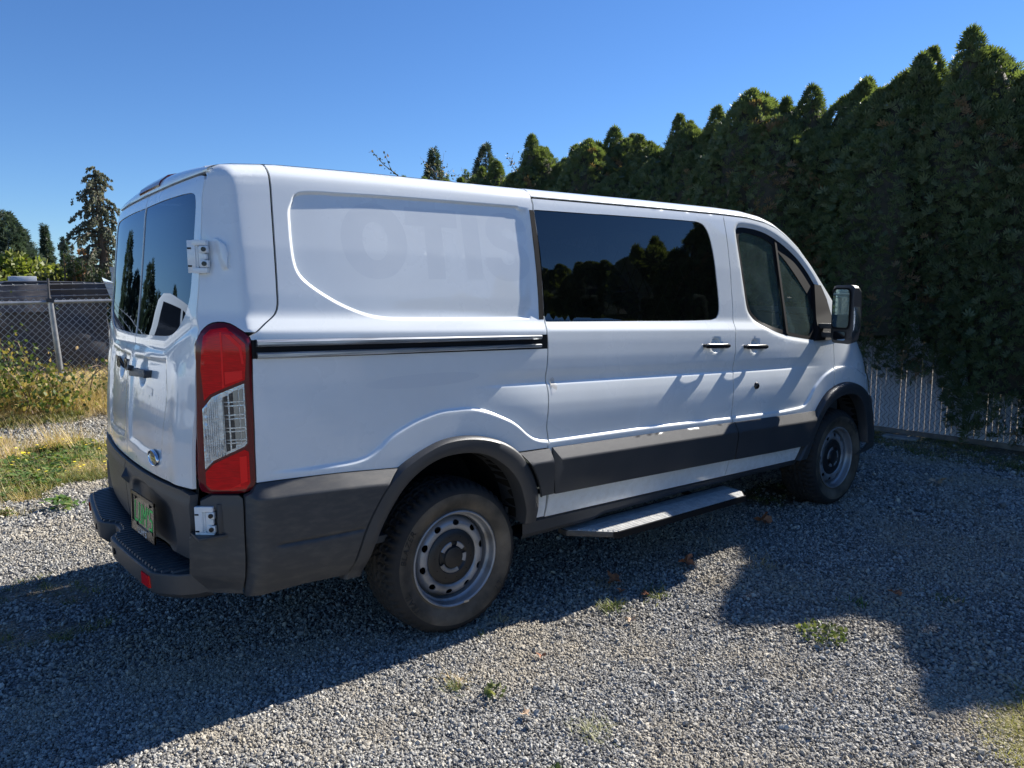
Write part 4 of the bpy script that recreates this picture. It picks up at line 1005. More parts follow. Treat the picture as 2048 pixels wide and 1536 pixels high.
for z0 in (1.160, 1.146, 1.112, 1.098, 1.064, 1.051, 1.020, 1.008):
    cdt_mesh(straight((.283, z0), (.344, z0 + .006), (.344, z0 + .0015), (.283, z0 - .0045), (.283, z0), step=.02)[:-1], lamp_surf(.0045), lg, name='lens_bar', m=M_REFL, parent=TL, flange=0)
cdt_mesh(offset_in(clear, -.002), lamp_surf(.008), lg, name='outer_lens', m=M_LENSC, parent=TL, flange=0)
# left tail lamp (mirrored, out of sight)
me = TL.data.copy(); me.transform(Matrix.Scale(-1, 4, (0, 1, 0))); me.flip_normals(); link('tail_lamp', me, VAN)
# ---------------------------------------------------------------- sliding-door rail
def strip(zpts, x0, x1, name, m, parent, n=60, taper=0):
    """profile of (offset out, z at rear, z at front)"""
    rows = []
    for x in np.linspace(x0, x1, n):
        t = (x - x0) / (x1 - x0); row = []
        for o_, za, zb in zpts:
            z = za + (zb - za) * t; row.append((x, -(float(hw(x, 1.30, flare=False)) + o_), z))
        rows.append(row)
    mb = MB(); mb.grid(rows); e = rows[-1]; mb.add(e, [tuple(range(len(e)))]); e = rows[0]; mb.add(e, [tuple(range(len(e) - 1, -1, -1))])
    return mb.build(name, m, parent, angle=25)
strip([(-.03, 1.386, 1.353), (.001, 1.386, 1.353), (.001, 1.316, 1.285), (-.03, 1.316, 1.285)], .392, 1.779, 'rail_channel', M_BLACK, VAN)
RC = bpy.data.objects['rail_channel']
strip([(0, 1.386, 1.3535), (.012, 1.386, 1.353), (.019, 1.378, 1.348), (.019, 1.368, 1.341), (.010, 1.360, 1.333), (0, 1.360, 1.333)], .395, 1.735, 'rail', M_ALU, VAN)
strip([(0, 1.339, 1.311), (.010, 1.339, 1.311), (.016, 1.333, 1.307), (.016, 1.322, 1.299), (.010, 1.317, 1.295), (0, 1.317, 1.295)], .395, 1.735, 'rail', M_ALU, VAN)
mb = MB(); mb.box((.388, -.965, 1.350), (.016, .03, .070)); mb.build('rail_end', M_BLACK, VAN, bevel=.004)
# ---------------------------------------------------------------- hinges
def hinge(c, tx, name='door_hinge'):
    """c = position of the pin side on the body, hinge wraps from the door onto the body side"""
    x, y, z = c; g = MB()
    R = Matrix.Rotation(math.radians(tx), 3, 'Z')
    def B(dx, dz, sx, sz, dy=0, sy=.02): g.box(Vector(c) + R @ Vector((dx, dy, dz)), (sx, sy, sz), rot=R)
    B(-.034, 0, .030, .118, 0, .024); B(-.004, .050, .052, .020, .0, .026); B(-.004, -.050, .052, .020, 0, .026)
    B(-.016, 0, .010, .10, .004, .02)
    B(.010, .026, .030, .026, -.004, .018); B(.012, -.026, .030, .026, -.004, .018); B(.000, 0, .022, .072, .002, .014); B(.012, 0, .016, .020, .0, .016)
    o = g.build(name, M_WHITE, VAN, bevel=.0025, angle=40)
    for dz in (.026, -.026):
        b = MB(); p = Vector(c) + R @ Vector((.014, -.012, dz)); q = p + R @ Vector((0, -.007, 0)); b.tube([p, q], .0085, 12); b.build('hinge_bolt', M_BLACKG, o)
    for dz in (.030, -.034): 
        b = MB(); b.box(Vector(c) + R @ Vector((-.040, -.0125, dz)), (.014, .002, .006), rot=R); b.build('hinge_slot', M_BLACK, o)
    return o
hz = 1.688; hinge((.262, -.838, hz), -40); hinge((.222, -.885, .712), -40)
# ---------------------------------------------------------------- rear handle, lettering, badge, plate
def tomesh_text(s, size=1, extr=0, bold=0.0, shear=0, space=1.0):
    c = bpy.data.curves.new('t', 'FONT'); c.body = s; c.size = size; c.extrude = extr; c.offset = bold; c.shear = shear; c.space_character = space
    c.align_x = 'CENTER'; c.align_y = 'CENTER'; c.resolution_u = 4
    o = bpy.data.objects.new('t', c); COL.objects.link(o)
    dg = bpy.context.evaluated_depsgraph_get(); me = bpy.data.meshes.new_from_object(o.evaluated_get(dg))
    bpy.data.objects.remove(o); bpy.data.curves.remove(c); return me
def text_on(s, fn, name, m, parent, **k):
    me = tomesh_text(s, **k)
    for v in me.vertices: v.co = Vector(fn(v.co.x, v.co.y, v.co.z))
    me.materials.clear(); me.materials.append(m); me.name = name; return link(name, me, parent)
mb = MB(); hx = float(xrear(-.22, 1.22)) 
prof = [(-.10, 1.236), (-.332, 1.243), (-.352, 1.238), (-.356, 1.224), (-.350, 1.212), (-.13, 1.202), (-.10, 1.204), (-.088, 1.211), (-.086, 1.228)]
yy_ = [p[0] for p in prof]
V1 = [(float(xrear(p[0], p[1])) - .020 - .010 * math.sin(PI * (p[0] + .36) / .28), p[0], p[1]) for p in prof]; V0 = [(float(xrear(p[0], p[1])) - .012, p[0], p[1] - .001) for p in prof]
k = len(prof); mb.add(V1 + V0, [tuple(range(k)), tuple(range(2 * k - 1, k - 1, -1))] + [(i, (i + 1) % k, k + (i + 1) % k, k + i) for i in range(k)])
mb.tube([(hx - .012, -.125, 1.232), (hx - .034, -.125, 1.240)], .013, 12)
mb.box((hx + .004, -.115, 1.218), (.04, .03, .03)); mb.box((hx + .004, -.335, 1.224), (.04, .03, .03)); mb.build('door_handle', M_PLAST, RDOOR, bevel=.004, angle=45)
lk = MB(); ya, yb = -.29, -.385
lk.add([(float(xrear(y, z)) - rd_extra(np.array([y]), np.array([z]))[0] - .0015, y, z) for y, z in ((ya, 1.172), (yb, 1.166), (yb, 1.135), (ya, 1.141))], [(0, 1, 2, 3)]); lk.build('lock_patch', M_GHOST, RDOOR, smooth=False)
text_on('TRANSIT', lambda x, y, z: (float(xrear(.25 - x, 1.228)) - float(rd_extra(np.array([.25 - x]), np.array([1.228]))[0]) - .003 - z, .245 - x, 1.228 + y), 'model_lettering', M_BLACKG, LDOOR, size=.075, extr=.002, bold=.002, space=1.05)
by, bz = -.440, .890
bx = float(xrear(by, bz)) - float(rd_extra(np.array([by]), np.array([bz]))[0])
mb = MB(); R_ = []
for rr, d in ((1.0, .0), (1.0, .006), (.93, .010), (.86, .009), (.83, .005)):
    R_.append([(bx + .003 - d + .03 * (-rr * .075 * math.cos(a)) * .35, by + rr * .076 * math.cos(a), bz + rr * .033 * math.sin(a)) for a in np.linspace(0, 2 * PI, 41)])
mb.grid(R_); mb.build('badge_rim', M_CHROME, RDOOR, angle=60)
mb = MB(); mb.add([(bx - .002 - .01 * .83 * .075 * math.cos(a), by + .83 * .076 * math.cos(a), bz + .83 * .033 * math.sin(a)) for a in np.linspace(0, 2 * PI, 33)[:-1]], [tuple(range(32))]); mb.build('badge_face', mat('badge_blue', (.02, .03, .06), .3), RDOOR, smooth=False)
text_on('Ford', lambda x, y, z: (bx - .005, by - x, bz + y), 'badge_script', M_CHROME, RDOOR, size=.042, shear=.35, bold=.0005)
# wedge bumper stop on the plastic seam
mb = MB(); wy, wz = -.055, .752; wx = float(xrear(wy, wz)) - .018
mb.add([(wx, wy + .022, wz + .032), (wx, wy - .026, wz - .004), (wx, wy - .022, wz - .036), (wx, wy + .004, wz - .040), (wx - .028, wy - .004, wz - .006)], [(0, 1, 4), (1, 2, 4), (2, 3, 4), (3, 0, 4), (3, 2, 1, 0)]); mb.build('door_stop', M_PLAST, RDOOR, smooth=False)
# plate
pc = Vector((.096, -.405, .645)); 
def pl3(u, v, d=0):   # u to the right seen from behind (-y), v up
    return Vector((pc.x - d + .030 * u / .15 * .35 + .03 * v, pc.y - u, pc.z + v))
def plate_box(u0, u1, v0, v1, d0, d1, name, m, parent, smooth=False):
    mb = MB(); V = [pl3(u, v, d) for d in (d0, d1) for u, v in ((u0, v0), (u1, v0), (u1, v1), (u0, v1))]
    mb.add(V, [(3, 2, 1, 0), (4, 5, 6, 7), (0, 1, 5, 4), (1, 2, 6, 5), (2, 3, 7, 6), (3, 0, 4, 7)]); return mb.build(name, m, parent, smooth=False, fixn=True)
PLT = plate_box(-.150, .150, -.078, .078, .0, .004, 'licence_plate', M_PLATE, VAN)
fr = MB()
for (a, b, c_, d_) in ((-.158, .158, .070, .084), (-.158, -.146, -.084, .084), (.146, .158, -.084, .084), (-.158, .158, -.084, -.052), (-.13, -.085, -.052, -.042), (.085, .13, -.052, -.042)):
    V = [pl3(u, v, d) for d in (.003, .009) for u, v in ((a, c_), (b, c_), (b, d_), (a, d_))]
    fr.add(V, [(3, 2, 1, 0), (4, 5, 6, 7), (0, 1, 5, 4), (1, 2, 6, 5), (2, 3, 7, 6), (3, 0, 4, 7)])
fr.build('plate_frame', M_BLACKG, PLT, smooth=False)
GLY = {'L': [((0, 1), (0, 0)), ((0, 0), (1, 0))], 'U': [((0, 1), (0, 0)), ((0, 0), (1, 0)), ((1, 0), (1, 1))], 'M': [((0, 0), (0, 1)), ((0, 1), (.5, .4)), ((.5, .4), (1, 1)), ((1, 1), (1, 0))], "'": [((0, 1), (0, .74))], 'S': [((1, 1), (0, 1)), ((0, 1), (0, .54)), ((0, .54), (1, .46)), ((1, .46), (1, 0)), ((1, 0), (0, 0))]}
def glyphs(word, u0, v0, w, h, gap, th, d, name, m, shear=.12):
    g = MB(); u = u0
    for ch in word:
        ww = {"'": 0.0, 'M': w * 1.25}.get(ch, w)
        for (a, b), (c, e) in GLY[ch]:
            p = np.array((u + a * ww, v0 + b * h)); q = np.array((u + c * ww, v0 + e * h)); t = (q - p) / (np.linalg.norm(q - p) + 1e-9); nn = np.array((-t[1], t[0])) * th / 2; p = p - t * th / 2; q = q + t * th / 2
            g.add([pl3(k[0] + shear * (k[1] - v0), k[1], d) for k in (p - nn, q - nn, q + nn, p + nn)], [(0, 1, 2, 3)])
        u += ww + gap
    g.build(name, m, PLT, smooth=False)
glyphs("LUM'S", -.118, -.036, .034, .078, .0225, .0098, .0052, 'green_lettering', M_GREEN)
glyphs("LUM'S", -.062, -.079, .018, .022, .010, .0045, .0100, 'white_lettering', M_PLATEW, .05)
for u in (-.10, .10): mb = MB(); mb.tube([pl3(u, .062, .004), pl3(u, .062, .010)], .008, 6); mb.build('plate_bolt', M_BLACKG, PLT)
# ---------------------------------------------------------------- step bumper
half = [(.058, 0.0), (.058, .055), (.046, .070), (.008, .135), (.002, .17), (.006, .25), (.016, .40), (.030, .56), (.046, .70), (.060, .730), (.120, .800), (.165, .825), (.22, .835)]
out = [(a, -b) for a, b in half[::-1]] + [(a, b) for a, b in half[1:]]
inner = [(.25, .835), (.235, .800), (.20, .60), (.165, .3), (.15, 0), (.165, -.3), (.20, -.60), (.235, -.800), (.25, -.835)]
poly = out + inner
bm_ = MB(); n = len(out)
top = [(a, b, .502) for a, b in out]; top2 = [(a + .004, b, .505) for a, b in out]
face = [(a + .004, b, .425) for a, b in out]; und = [(a + .03, b * .98, .400) for a, b in out]; und2 = [(.22, b * .98, .400) for a, b in out]
dgr = lambda row: row
topin = [(float(np.interp(abs(b), [0, .3, .6, .8], [.15, .165, .20, .24])), b, .505) for a, b in out]
bm_.grid(np.array([topin, top2, top, [(a - .001, b, .496) for a, b in out], face, und, und2]))
bm_.build('rear_bumper', M_PLAST, VAN, angle=35); BMP = bpy.data.objects['rear_bumper']
tr = MB(); outp = np.array([(b, a) for a, b in out])
for y in np.arange(-.765, .775, .0335):
    x0 = float(np.interp(y, outp[:, 0], outp[:, 1])) + .016; x1 = float(np.interp(abs(y), [0, .3, .6, .8], [.14, .155, .19, .225]))
    w = .0115
    tr.add([(x0, y - w, .505), (x0, y + w, .505), (x1, y + w, .505), (x1, y - w, .505), (x0 + .004, y - w + .003, .5125), (x0 + .004, y + w - .003, .5125), (x1, y + w - .003, .5125), (x1, y - w + .003, .5125)], [(4, 5, 6, 7), (0, 1, 5, 4), (1, 2, 6, 5), (2, 3, 7, 6), (3, 0, 4, 7)])
tag(tr.build('step_tread', M_TREAD, BMP, smooth=False), kind='stuff')
mb = MB(); pp = np.array([(b, a) for a, b in out])
mb.grid(np.array([[(float(np.interp(y, pp[:, 0], pp[:, 1])) + .006, y, .5052), (float(np.interp(abs(y), [0, .3, .6, .8], [.145, .16, .195, .235])), y, .5052)] for y in np.arange(-.775, .78, .01)])); mb.build('step_surface', M_TREAD, BMP)
for s_ in (-1, 1):
    V = [(float(np.interp(y, pp[:, 0], pp[:, 1])) + dx, y, z) for dx in (-.006, .01) for y, z in ((s_ * .615, .487), (s_ * .695, .487), (s_ * .695, .440), (s_ * .615, .440))]
    mb = MB(); mb.add(V, [(0, 1, 2, 3), (7, 6, 5, 4), (0, 4, 5, 1), (1, 5, 6, 2), (2, 6, 7, 3), (3, 7, 4, 0)]); mb.build('red_reflector', M_RED, BMP, smooth=False, fixn=True)
    mb = MB(); y = s_ * .22; x = float(np.interp(y, pp[:, 0], pp[:, 1])); mb.tube([(x - .003, y, .462), (x + .01, y, .462)], .014, 14); mb.build('parking_sensor', M_BLACK, BMP)
# bumper corner pieces
bc_low = straight((.150, .44), (.160, .425), (.321, .418), (.322, .50), (.322, .672), (.20, .668), (.172, .662), (.160, .645), (.158, .505), (.150, .49), (.150, .44), step=.015)[:-1]
bc_up = straight((.198, .662), (.322, .668), (.323, .80), (.312, .812), (.235, .812), (.200, .790), (.198, .765), (.240, .760), (.262, .755), (.262, .675), (.198, .670), (.198, .662), step=.015)[:-1]
bg = np.stack(np.meshgrid(np.arange(.14, .33, .012), np.arange(.41, .82, .012)), -1).reshape(-1, 2)
for s_ in (-1, 1):
    def BS(x, z, s_=s_):
        P = np.stack([np.ravel(x), np.ravel(z)], -1); h = hw(np.maximum(x, .0), z, flare=False) + .020 + .004 * smooth01((.80 - z) / .03)
        return np.stack([x, (-1 if s_ == -1 else 1) * h, z], -1)
    inw = (.25, .9 if s_ == -1 else -.9, 0)
    cdt_mesh(bc_low, BS, bg, inward=inw, name='bumper_corner', m=M_PLASTD, parent=VAN, flange=.09, angle=45)
    cdt_mesh(bc_up, BS, bg, inward=inw, name='bumper_corner', m=M_PLAST, parent=VAN, flange=.05, angle=45)
    # ledge under the hinge and niche back
    mb = MB(); sg = s_; mb.box((.24, sg * .86, .66), (.14, .14, .012)); mb.box((.255, sg * .86, .72), (.02, .12, .12)); mb.build('bumper_ledge', M_PLAST, VAN, bevel=.003)
# ---------------------------------------------------------------- worn sticker across the door gap
st_c = eo(1.777, 1.108, .060, .046, 28)
cdt_mesh(np.array([p for p in st_c if p[0] > 1.784]), S(off=.0006), zgrid(1.75, 1.86, 1.0, 1.2, .008, .008), name='sticker', m=M_STICK, parent=SDOOR, flange=0)
# ---------------------------------------------------------------- side handles and lock
def handle(x0, z0, parent):
    g = MB(); L = .225; rows = []
    for t in np.linspace(0, 1, 15):
        x = x0 + L * t; h = float(hw(x, z0)); bow = .018 + .008 * math.sin(PI * t); hh = .015 if .06 < t < .94 else .010
        zc = z0 - .010 * t
        ring = [(x, -(h + bow + .010 * math.cos(a)), zc + hh * math.sin(a)) for a in np.linspace(0, 2 * PI, 13)[:-1]]
        rows.append(ring + [ring[0]])
    g.grid(rows); g.add(rows[0][:-1], [tuple(range(12))]); g.add(rows[-1][:-1], [tuple(range(11, -1, -1))])
    for t in (.05, .93):
        x = x0 + L * t; h = float(hw(x, z0)); g.box((x, -(h + .010), z0 - .008 * t), (.022, .024, .018))
    o = g.build('door_handle', M_BLACKG, parent, angle=45)
    # finger hollow
    b = MB(); cx_, cz_ = x0 + .125, z0 + .002; R_ = []
    for rr, dd in ((1, -.0015), (.9, .003), (.75, .004), (.5, .0045), (.0, .005)):
        pass
    return o
HM = bpy.data.objects
for hx0, hz0, par in ((2.958, 1.243, SDOOR), (3.348, 1.219, FDOOR)): handle(hx0, hz0, par)
mb = MB(); lx, lz = 3.461, .972; lh = float(hw(lx, lz)); mb.lathe([(.0, .016), (.012, .016), (.018, .012), (.022, 0)], (lx, -lh, lz), axis='y', k=16, sgn=-1); mb.build('door_lock', M_BLACKG, FDOOR)
mb = MB()
# ---------------------------------------------------------------- mirror
g = MB()
yo, yi = -1.247, -1.045
prof = [(4.150, 1.245), (4.152, 1.30), (4.156, 1.57), (4.170, 1.590), (4.23, 1.588), (4.27, 1.56), (4.285, 1.40), (4.28, 1.28), (4.25, 1.215), (4.17, 1.205)]
def ms(k, y): 
    c = (4.21, 1.40); return [(c[0] + (a - c[0]) * k + (y - yo) * .5, y, c[1] + (b - c[1]) * (k * .5 + .5) if k < 1 else b) for a, b in prof]
rows = [ms(.80, yo), ms(.93, yo + .012), ms(1, yo + .035), ms(1, yi - .035), ms(.93, yi - .01), ms(.8, yi)]
g.grid([r + [r[0]] for r in rows]); g.add(rows[0], [tuple(range(10))]); g.add(rows[-1], [tuple(range(9, -1, -1))])
ry = Matrix.Rotation(math.radians(0), 3, 'Z')
MIR = g.build('side_mirror', M_PLAST, VAN, bevel=0, angle=35)
# glass faces back and slightly in towards the driver
def mglass(y0, y1, z0, z1, x, name, m, off=0):
    b = MB(); pts = []
    for a in np.linspace(0, 2 * PI, 33)[:-1]:
        cx_, cz_ = (y0 + y1) / 2, (z0 + z1) / 2; ca, sa = math.cos(a), math.sin(a); e = .28
        u = math.copysign(abs(ca) ** e, ca) * (y1 - y0) / 2; v = math.copysign(abs(sa) ** e, sa) * (z1 - z0) / 2
        pts.append((x + .5 * (cx_ + u - yo) + off, cx_ + u, cz_ + v))
    b.add(pts, [tuple(range(32))]); return b.build(name, m, MIR, smooth=False)
mglass(yo + .016, yi - .012, 1.300, 1.572, 4.146, 'mirror_rim', M_BLACK, 0.002); mglass(yo + .026, yi - .022, 1.312, 1.562, 4.144, 'mirror_glass', M_MIRROR)
mglass(yo + .05, yi - .04, 1.228, 1.285, 4.143, 'wide_mirror_glass', M_MIRROR)
g = MB(); g.add([], []); 
for z in (1.315, 1.255): g.box((4.30, -1.00, z), (.07, .16, .035))
g.build('mirror_arm', M_PLAST, MIR, bevel=.006)
g = MB(); rows = []
for t in np.linspace(0, 1, 9):
    z = 1.285 + .165 * t; w = math.sin(PI * (t * .86 + .07)); rows.append([(4.17, yo + .01, z), (4.17, yo - .012 * w, z), (4.20, yo - .022 * w, z), (4.24, yo - .014 * w, z), (4.25, yo + .01, z)])
g.grid(rows); g.build('indicator_lamp', M_REFL, MIR)
# left mirror
for o in [MIR] + list(MIR.children):
    me = o.data.copy(); me.transform(Matrix.Scale(-1, 4, (0, 1, 0))); me.flip_normals(); q = link(o.name.split('.')[0], me, VAN if o is MIR else None)
    if o is MIR: ML = q
    else: q.parent = ML; q.location = (0, 0, 0)
# wipers / cowl lip visible past the mirror
g = MB(); g.tube([(4.70, -.78, 1.36), (4.78, -.45, 1.38), (4.82, -.1, 1.40)], .008); g.build('wiper', M_BLACK, VAN)
# ---------------------------------------------------------------- wheels
def tyre_mesh():
    R0 = .356; na = 216
    prof = [(.214, .010), (.222, .004), (.232, .004), (.246, -.004), (.262, -.012), (.282, -.017), (.302, -.017), (.318, -.012), (.330, -.003), (.339, .008), (.346, .020), (.3505, .032)]
    tread_d = list(np.arange(.038, .205, .0065))
    P = []
    for r, d in prof: P.append((r, d, 0))
    for d in tread_d:
        r = R0 - .010 * (abs(d - .1215) / .09) ** 2.4; P.append((r, d, 1))
    for r, d in prof[::-1]: P.append((r, .243 - d, 0))
    n = len(P); V = np.zeros((na, n, 3))
    for j in range(na):
        a = 2 * PI * j / na
        for i, (r, d, t) in enumerate(P):
            rr = r
            if t:
                u = (d - .038) / .167; g = 0
                for gc in (.20, .40, .60, .80):
                    if abs(u - gc - .012 * math.sin(a * 36)) < .024: g = 1
                ph = (a * 54 / (2 * PI) + (.5 if u > .5 else 0) + .25 * math.sin(u * 9)) % 1
                if ph < .28 and not (.44 < u < .56): g = max(g, .75)
                rr = r - .011 * g
            elif r > .318:
                ph = (a * 54 / (2 * PI) + (.5 if d > .12 else 0)) % 1
                if ph < .28: rr = r - .010 * (r - .318) / .03
            elif .233 < r < .25: rr = r
            # contact patch
            z = rr * math.sin(a); 
            if z < -.350: z = -.350 - (abs(z) - .350) * .2
            V[j, i] = (rr * math.cos(a), d, z)
    mb = MB(); mb.grid(V, close_u=True); return mb
def make_wheel(x, y, s_, steer=0):
    """s_=-1: outer face towards -y"""
    root = empty('wheel', (0, 0, 0), None, None); root.pop('label', None); root.pop('category', None)
    # outer face plane of the rim lip at local y=0, inwards = +y (for the right side)
    t = tyre_mesh(); ty = t.build('tyre', M_TYRE, root, angle=28)
    ty.data.materials.append(M_SIDEW)
    for p_ in ty.data.polygons:
        r_ = math.hypot(p_.center.x, p_.center.z)
        if r_ < .305 and p_.center.y < .02: p_.material_index = 1
    g = MB(); g.lathe([(.2225, .010), (.2225, -.002), (.218, -.004), (.212, .0), (.209, .010), (.2085, .028), (.2035, .036), (.196, .040), (.1935, .055), (.1905, .075), (.188, .11), (.188, .2), (.205, .23), (.222, .235)], (0, 0, 0), k=72)
    g.build('rim', M_STEEL, root, angle=35)
    # disc with ten oval holes
    def ds(u, v):
        r = np.sqrt(u * u + v * v)
        y = np.interp(r, [.115, .126, .136, .152, .166, .180, .190], [.046, .040, .030, .027, .031, .047, .070])
        return np.stack([u, y, v], -1)
    oc = np.array([(.1895 * math.cos(a), .1895 * math.sin(a)) for a in np.linspace(0, 2 * PI, 97)[:-1]])
    ic = np.array([(.115 * math.cos(a), .115 * math.sin(a)) for a in np.linspace(0, 2 * PI, 73)[:-1]])
    hs = []
    for k in range(10):
        a0 = 2 * PI * k / 10 + .18; ca, sa = math.cos(a0), math.sin(a0)
        hs.append(np.array([(.160 * ca + ca * .0125 * math.cos(b) - sa * .0175 * math.sin(b), .160 * sa + sa * .0125 * math.cos(b) + ca * .0175 * math.sin(b)) for b in np.linspace(0, 2 * PI, 19)[:-1]]))
    rr_, aa_ = np.meshgrid([.120, .126, .131, .136, .141, .146, .152, .158, .165, .172, .178, .184], np.linspace(0, 2 * PI, 91)[:-1])
    cdt_mesh(oc, ds, np.stack([(rr_ * np.cos(aa_)).ravel(), (rr_ * np.sin(aa_)).ravel()], -1), holes=[ic] + hs, name='wheel_disc', m=M_STEEL, parent=root, flange=.006, angle=50, mind=.003)
    g = MB(); g.lathe([(.128, .045), (.128, .036), (.122, .031), (.100, .027), (.078, .026), (.073, .030), (.068, .034), (.056, .034), (.050, .026), (.047, .018), (.030, .014), (.0, .013)], (0, 0, 0), k=48)
    cap = g.build('wheel_cap', M_CAP, root, angle=35)
    for a0, a1 in ((-2.75, -1.15), (.55, 1.25), (-.45, .15), (1.7, 2.6)):
        g = MB(); g.grid([[(r_ * math.cos(a), d_, r_ * math.sin(a)) for r_, d_ in ((.052, .040), (.053, .026), (.060, .0235), (.070, .0235), (.074, .027), (.075, .036))] for a in np.linspace(a0, a1, 16)]); g.build('cap_ring', M_STEEL, cap)
    for k in range(10):
        a0 = 2 * PI * k / 10 + .5; g = MB(); p = Vector((.098 * math.cos(a0), .0265, .098 * math.sin(a0))); g.tube([p, p + Vector((0, -.0012, 0))], .003, 6); g.build('cap_dimple', M_BLACK, cap, smooth=False)
    g = MB(); g.lathe([(.19, .07), (.10, .10), (.0, .10)], (0, 0, 0), k=24); g.build('hub', M_UNDER, root)
    g = MB(); g.box((.05, -.001, -.2135), (.028, .008, .010)); g.build('balance_weight', M_ALU, root)
    # raised sidewall lettering
    def arc(txt, a_mid, nm, sz):
        def fn(px, py, pz):
            r = .283 + py; a = a_mid - px / .283
            d = float(np.interp(r, [.246, .262, .282, .302, .318], [-.004, -.012, -.017, -.017, -.012])) - .0018
            return (r * math.cos(a), d - pz * .3, r * math.sin(a))
        text_on(txt, fn, nm, M_TYREL, root, size=sz, extr=.001, bold=.0006, shear=.25, space=1.15)
    arc('TRAIL', math.radians(212), 'sidewall_lettering', .040); arc('BLAZER', math.radians(158), 'sidewall_lettering', .040)
    arc('LT', math.radians(-38), 'sidewall_lettering', .04)
    return root
W1 = make_wheel(0, 0, -1)
def place_wheel(src, x, y, rz, first=False):
    def cp(o, par):
        c = o.copy(); COL.objects.link(c); c.parent = par
        for ch in o.children: cp(ch, c)
        return c
    w = src if first else cp(src, None)
    w.parent = VAN; w.location = (x - 2.8, y, .3535); w.rotation_euler = (0, rz[1], rz[0]); return w
w2 = place_wheel(W1, 4.56, -.968, (0, 1.9)); w3 = place_wheel(W1, 1.26, .968, (PI, .6)); w4 = place_wheel(W1, 4.56, .968, (PI, 2.2)); place_wheel(W1, 1.26, -.968, (0, 0), True)
# ---------------------------------------------------------------- running board
g = MB(); zb = .345
plan = [(1.935, -.90), (1.935, -.965), (2.12, -1.150), (3.19, -1.150), (3.285, -1.06), (3.30, -.90)]
g.prism(plan, 'z', zb - .028, zb)
BRD = g.build('running_board', M_PLASTD, VAN, bevel=.004, angle=40)
g = MB(); g.tube([(2.2, -.9, .33), (2.2, -.6, .42)], .02); g.tube([(3.0, -.9, .33), (3.0, -.6, .42)], .02); g.build('board_bracket', M_BLACK, BRD)
g = MB()
for k, y in enumerate(np.arange(-1.140, -.985, .0185)):
    x0 = 1.945 + (-.965 - y) * 1.0 * (1 if y < -.965 else 0) + .012; x1 = 3.27 - max(0, (-1.06 - y)) * 1.0 - .01
    g.box(((x0 + x1) / 2, y, zb + .002), (x1 - x0, .0115, .006))
tag(g.build('board_rib', M_ALUB, BRD, bevel=0, smooth=False), kind='stuff')
g = MB(); g.prism([(1.945, -.92), (1.945, -.968), (2.125, -1.146), (3.185, -1.146), (3.278, -1.06), (3.29, -.92)], 'z', zb, zb + .0012); g.build('board_tread', M_ALUB, BRD, smooth=False)
g = MB(); g.prism([(2.10, -1.135), (2.125, -1.156), (3.19, -1.156), (3.20, -1.148), (2.12, -1.148)], 'z', zb - .03, zb + .004); g.build('board_edge', M_BLACK, BRD, smooth=False)
# ---------------------------------------------------------------- cabin
g = MB(); g.box((2.9, 0, .50), (4.4, 1.8, .03)); g.build('cabin_floor', M_DASH, VAN)
g = MB(); rows = []
for s_ in (-1, 1):
    rows = [[(x, s_ * (float(hw(x, z, flare=False)) - .05), z) for z in (.98, 1.1, 1.34)] for x in np.arange(.45, 4.6, .2)]; g.grid(rows)
    rows = [[(x, s_ * (float(hw(x, z, flare=False)) - .05), z) for z in (1.34, 1.6, 1.9, 2.0)] for x in np.arange(.45, 1.78, .2)]; g.grid(rows)
g.build('cabin_lining', M_DASH, VAN)
g = MB(); g.grid([[(x, y, 2.0) for y in np.linspace(-.78, .78, 8)] for x in np.arange(.5, 3.6, .3)]); g.build('headlining', M_LINER, VAN)
def seat(y):
    g = MB(); g.box((3.62, y, .86), (.50, .50, .16)); st = g.build('seat', M_SEAT, VAN, bevel=.05)
    g = MB(); g.box((3.36, y, 1.22), (.14, .48, .64), rot=Matrix.Rotation(math.radians(-12), 3, 'Y')); g.build('seat_back', M_SEAT, st, bevel=.05)
    g = MB(); g.box((3.27, y, 1.62), (.10, .26, .20), rot=Matrix.Rotation(math.radians(-8), 3, 'Y')); g.build('headrest', M_SEAT, st, bevel=.04)
    g = MB(); g.box((3.6, y, .66), (.4, .4, .26)); g.build('seat_base', M_DASH, st)
seat(-.48); seat(.48)
g = MB(); g.prism([(4.12, .80), (4.15, 1.18), (4.25, 1.26), (4.75, 1.27), (4.75, .6), (4.3, .6)], 'y', -.86, .86); g.build('dashboard', M_DASH, VAN, bevel=.02)
g = MB(); g.lathe([(.19, .016), (.206, .0), (.19, -.016), (.174, .0)], (0, 0, 0), axis='x', k=32, closed=True); g.box((0, 0, 0), (.03, .36, .05)); g.box((0, 0, -.08), (.03, .05, .18))
sw = g.build('steering_wheel', M_BLACK, VAN); sw.location = Vector(sw.location) + Vector((4.0, .46, 1.22)); sw.rotation_euler = (0, math.radians(25), 0)
g = MB(); g.box((4.18, .0, 1.72), (.02, .26, .07)); g.build('inside_mirror', M_BLACK, VAN)
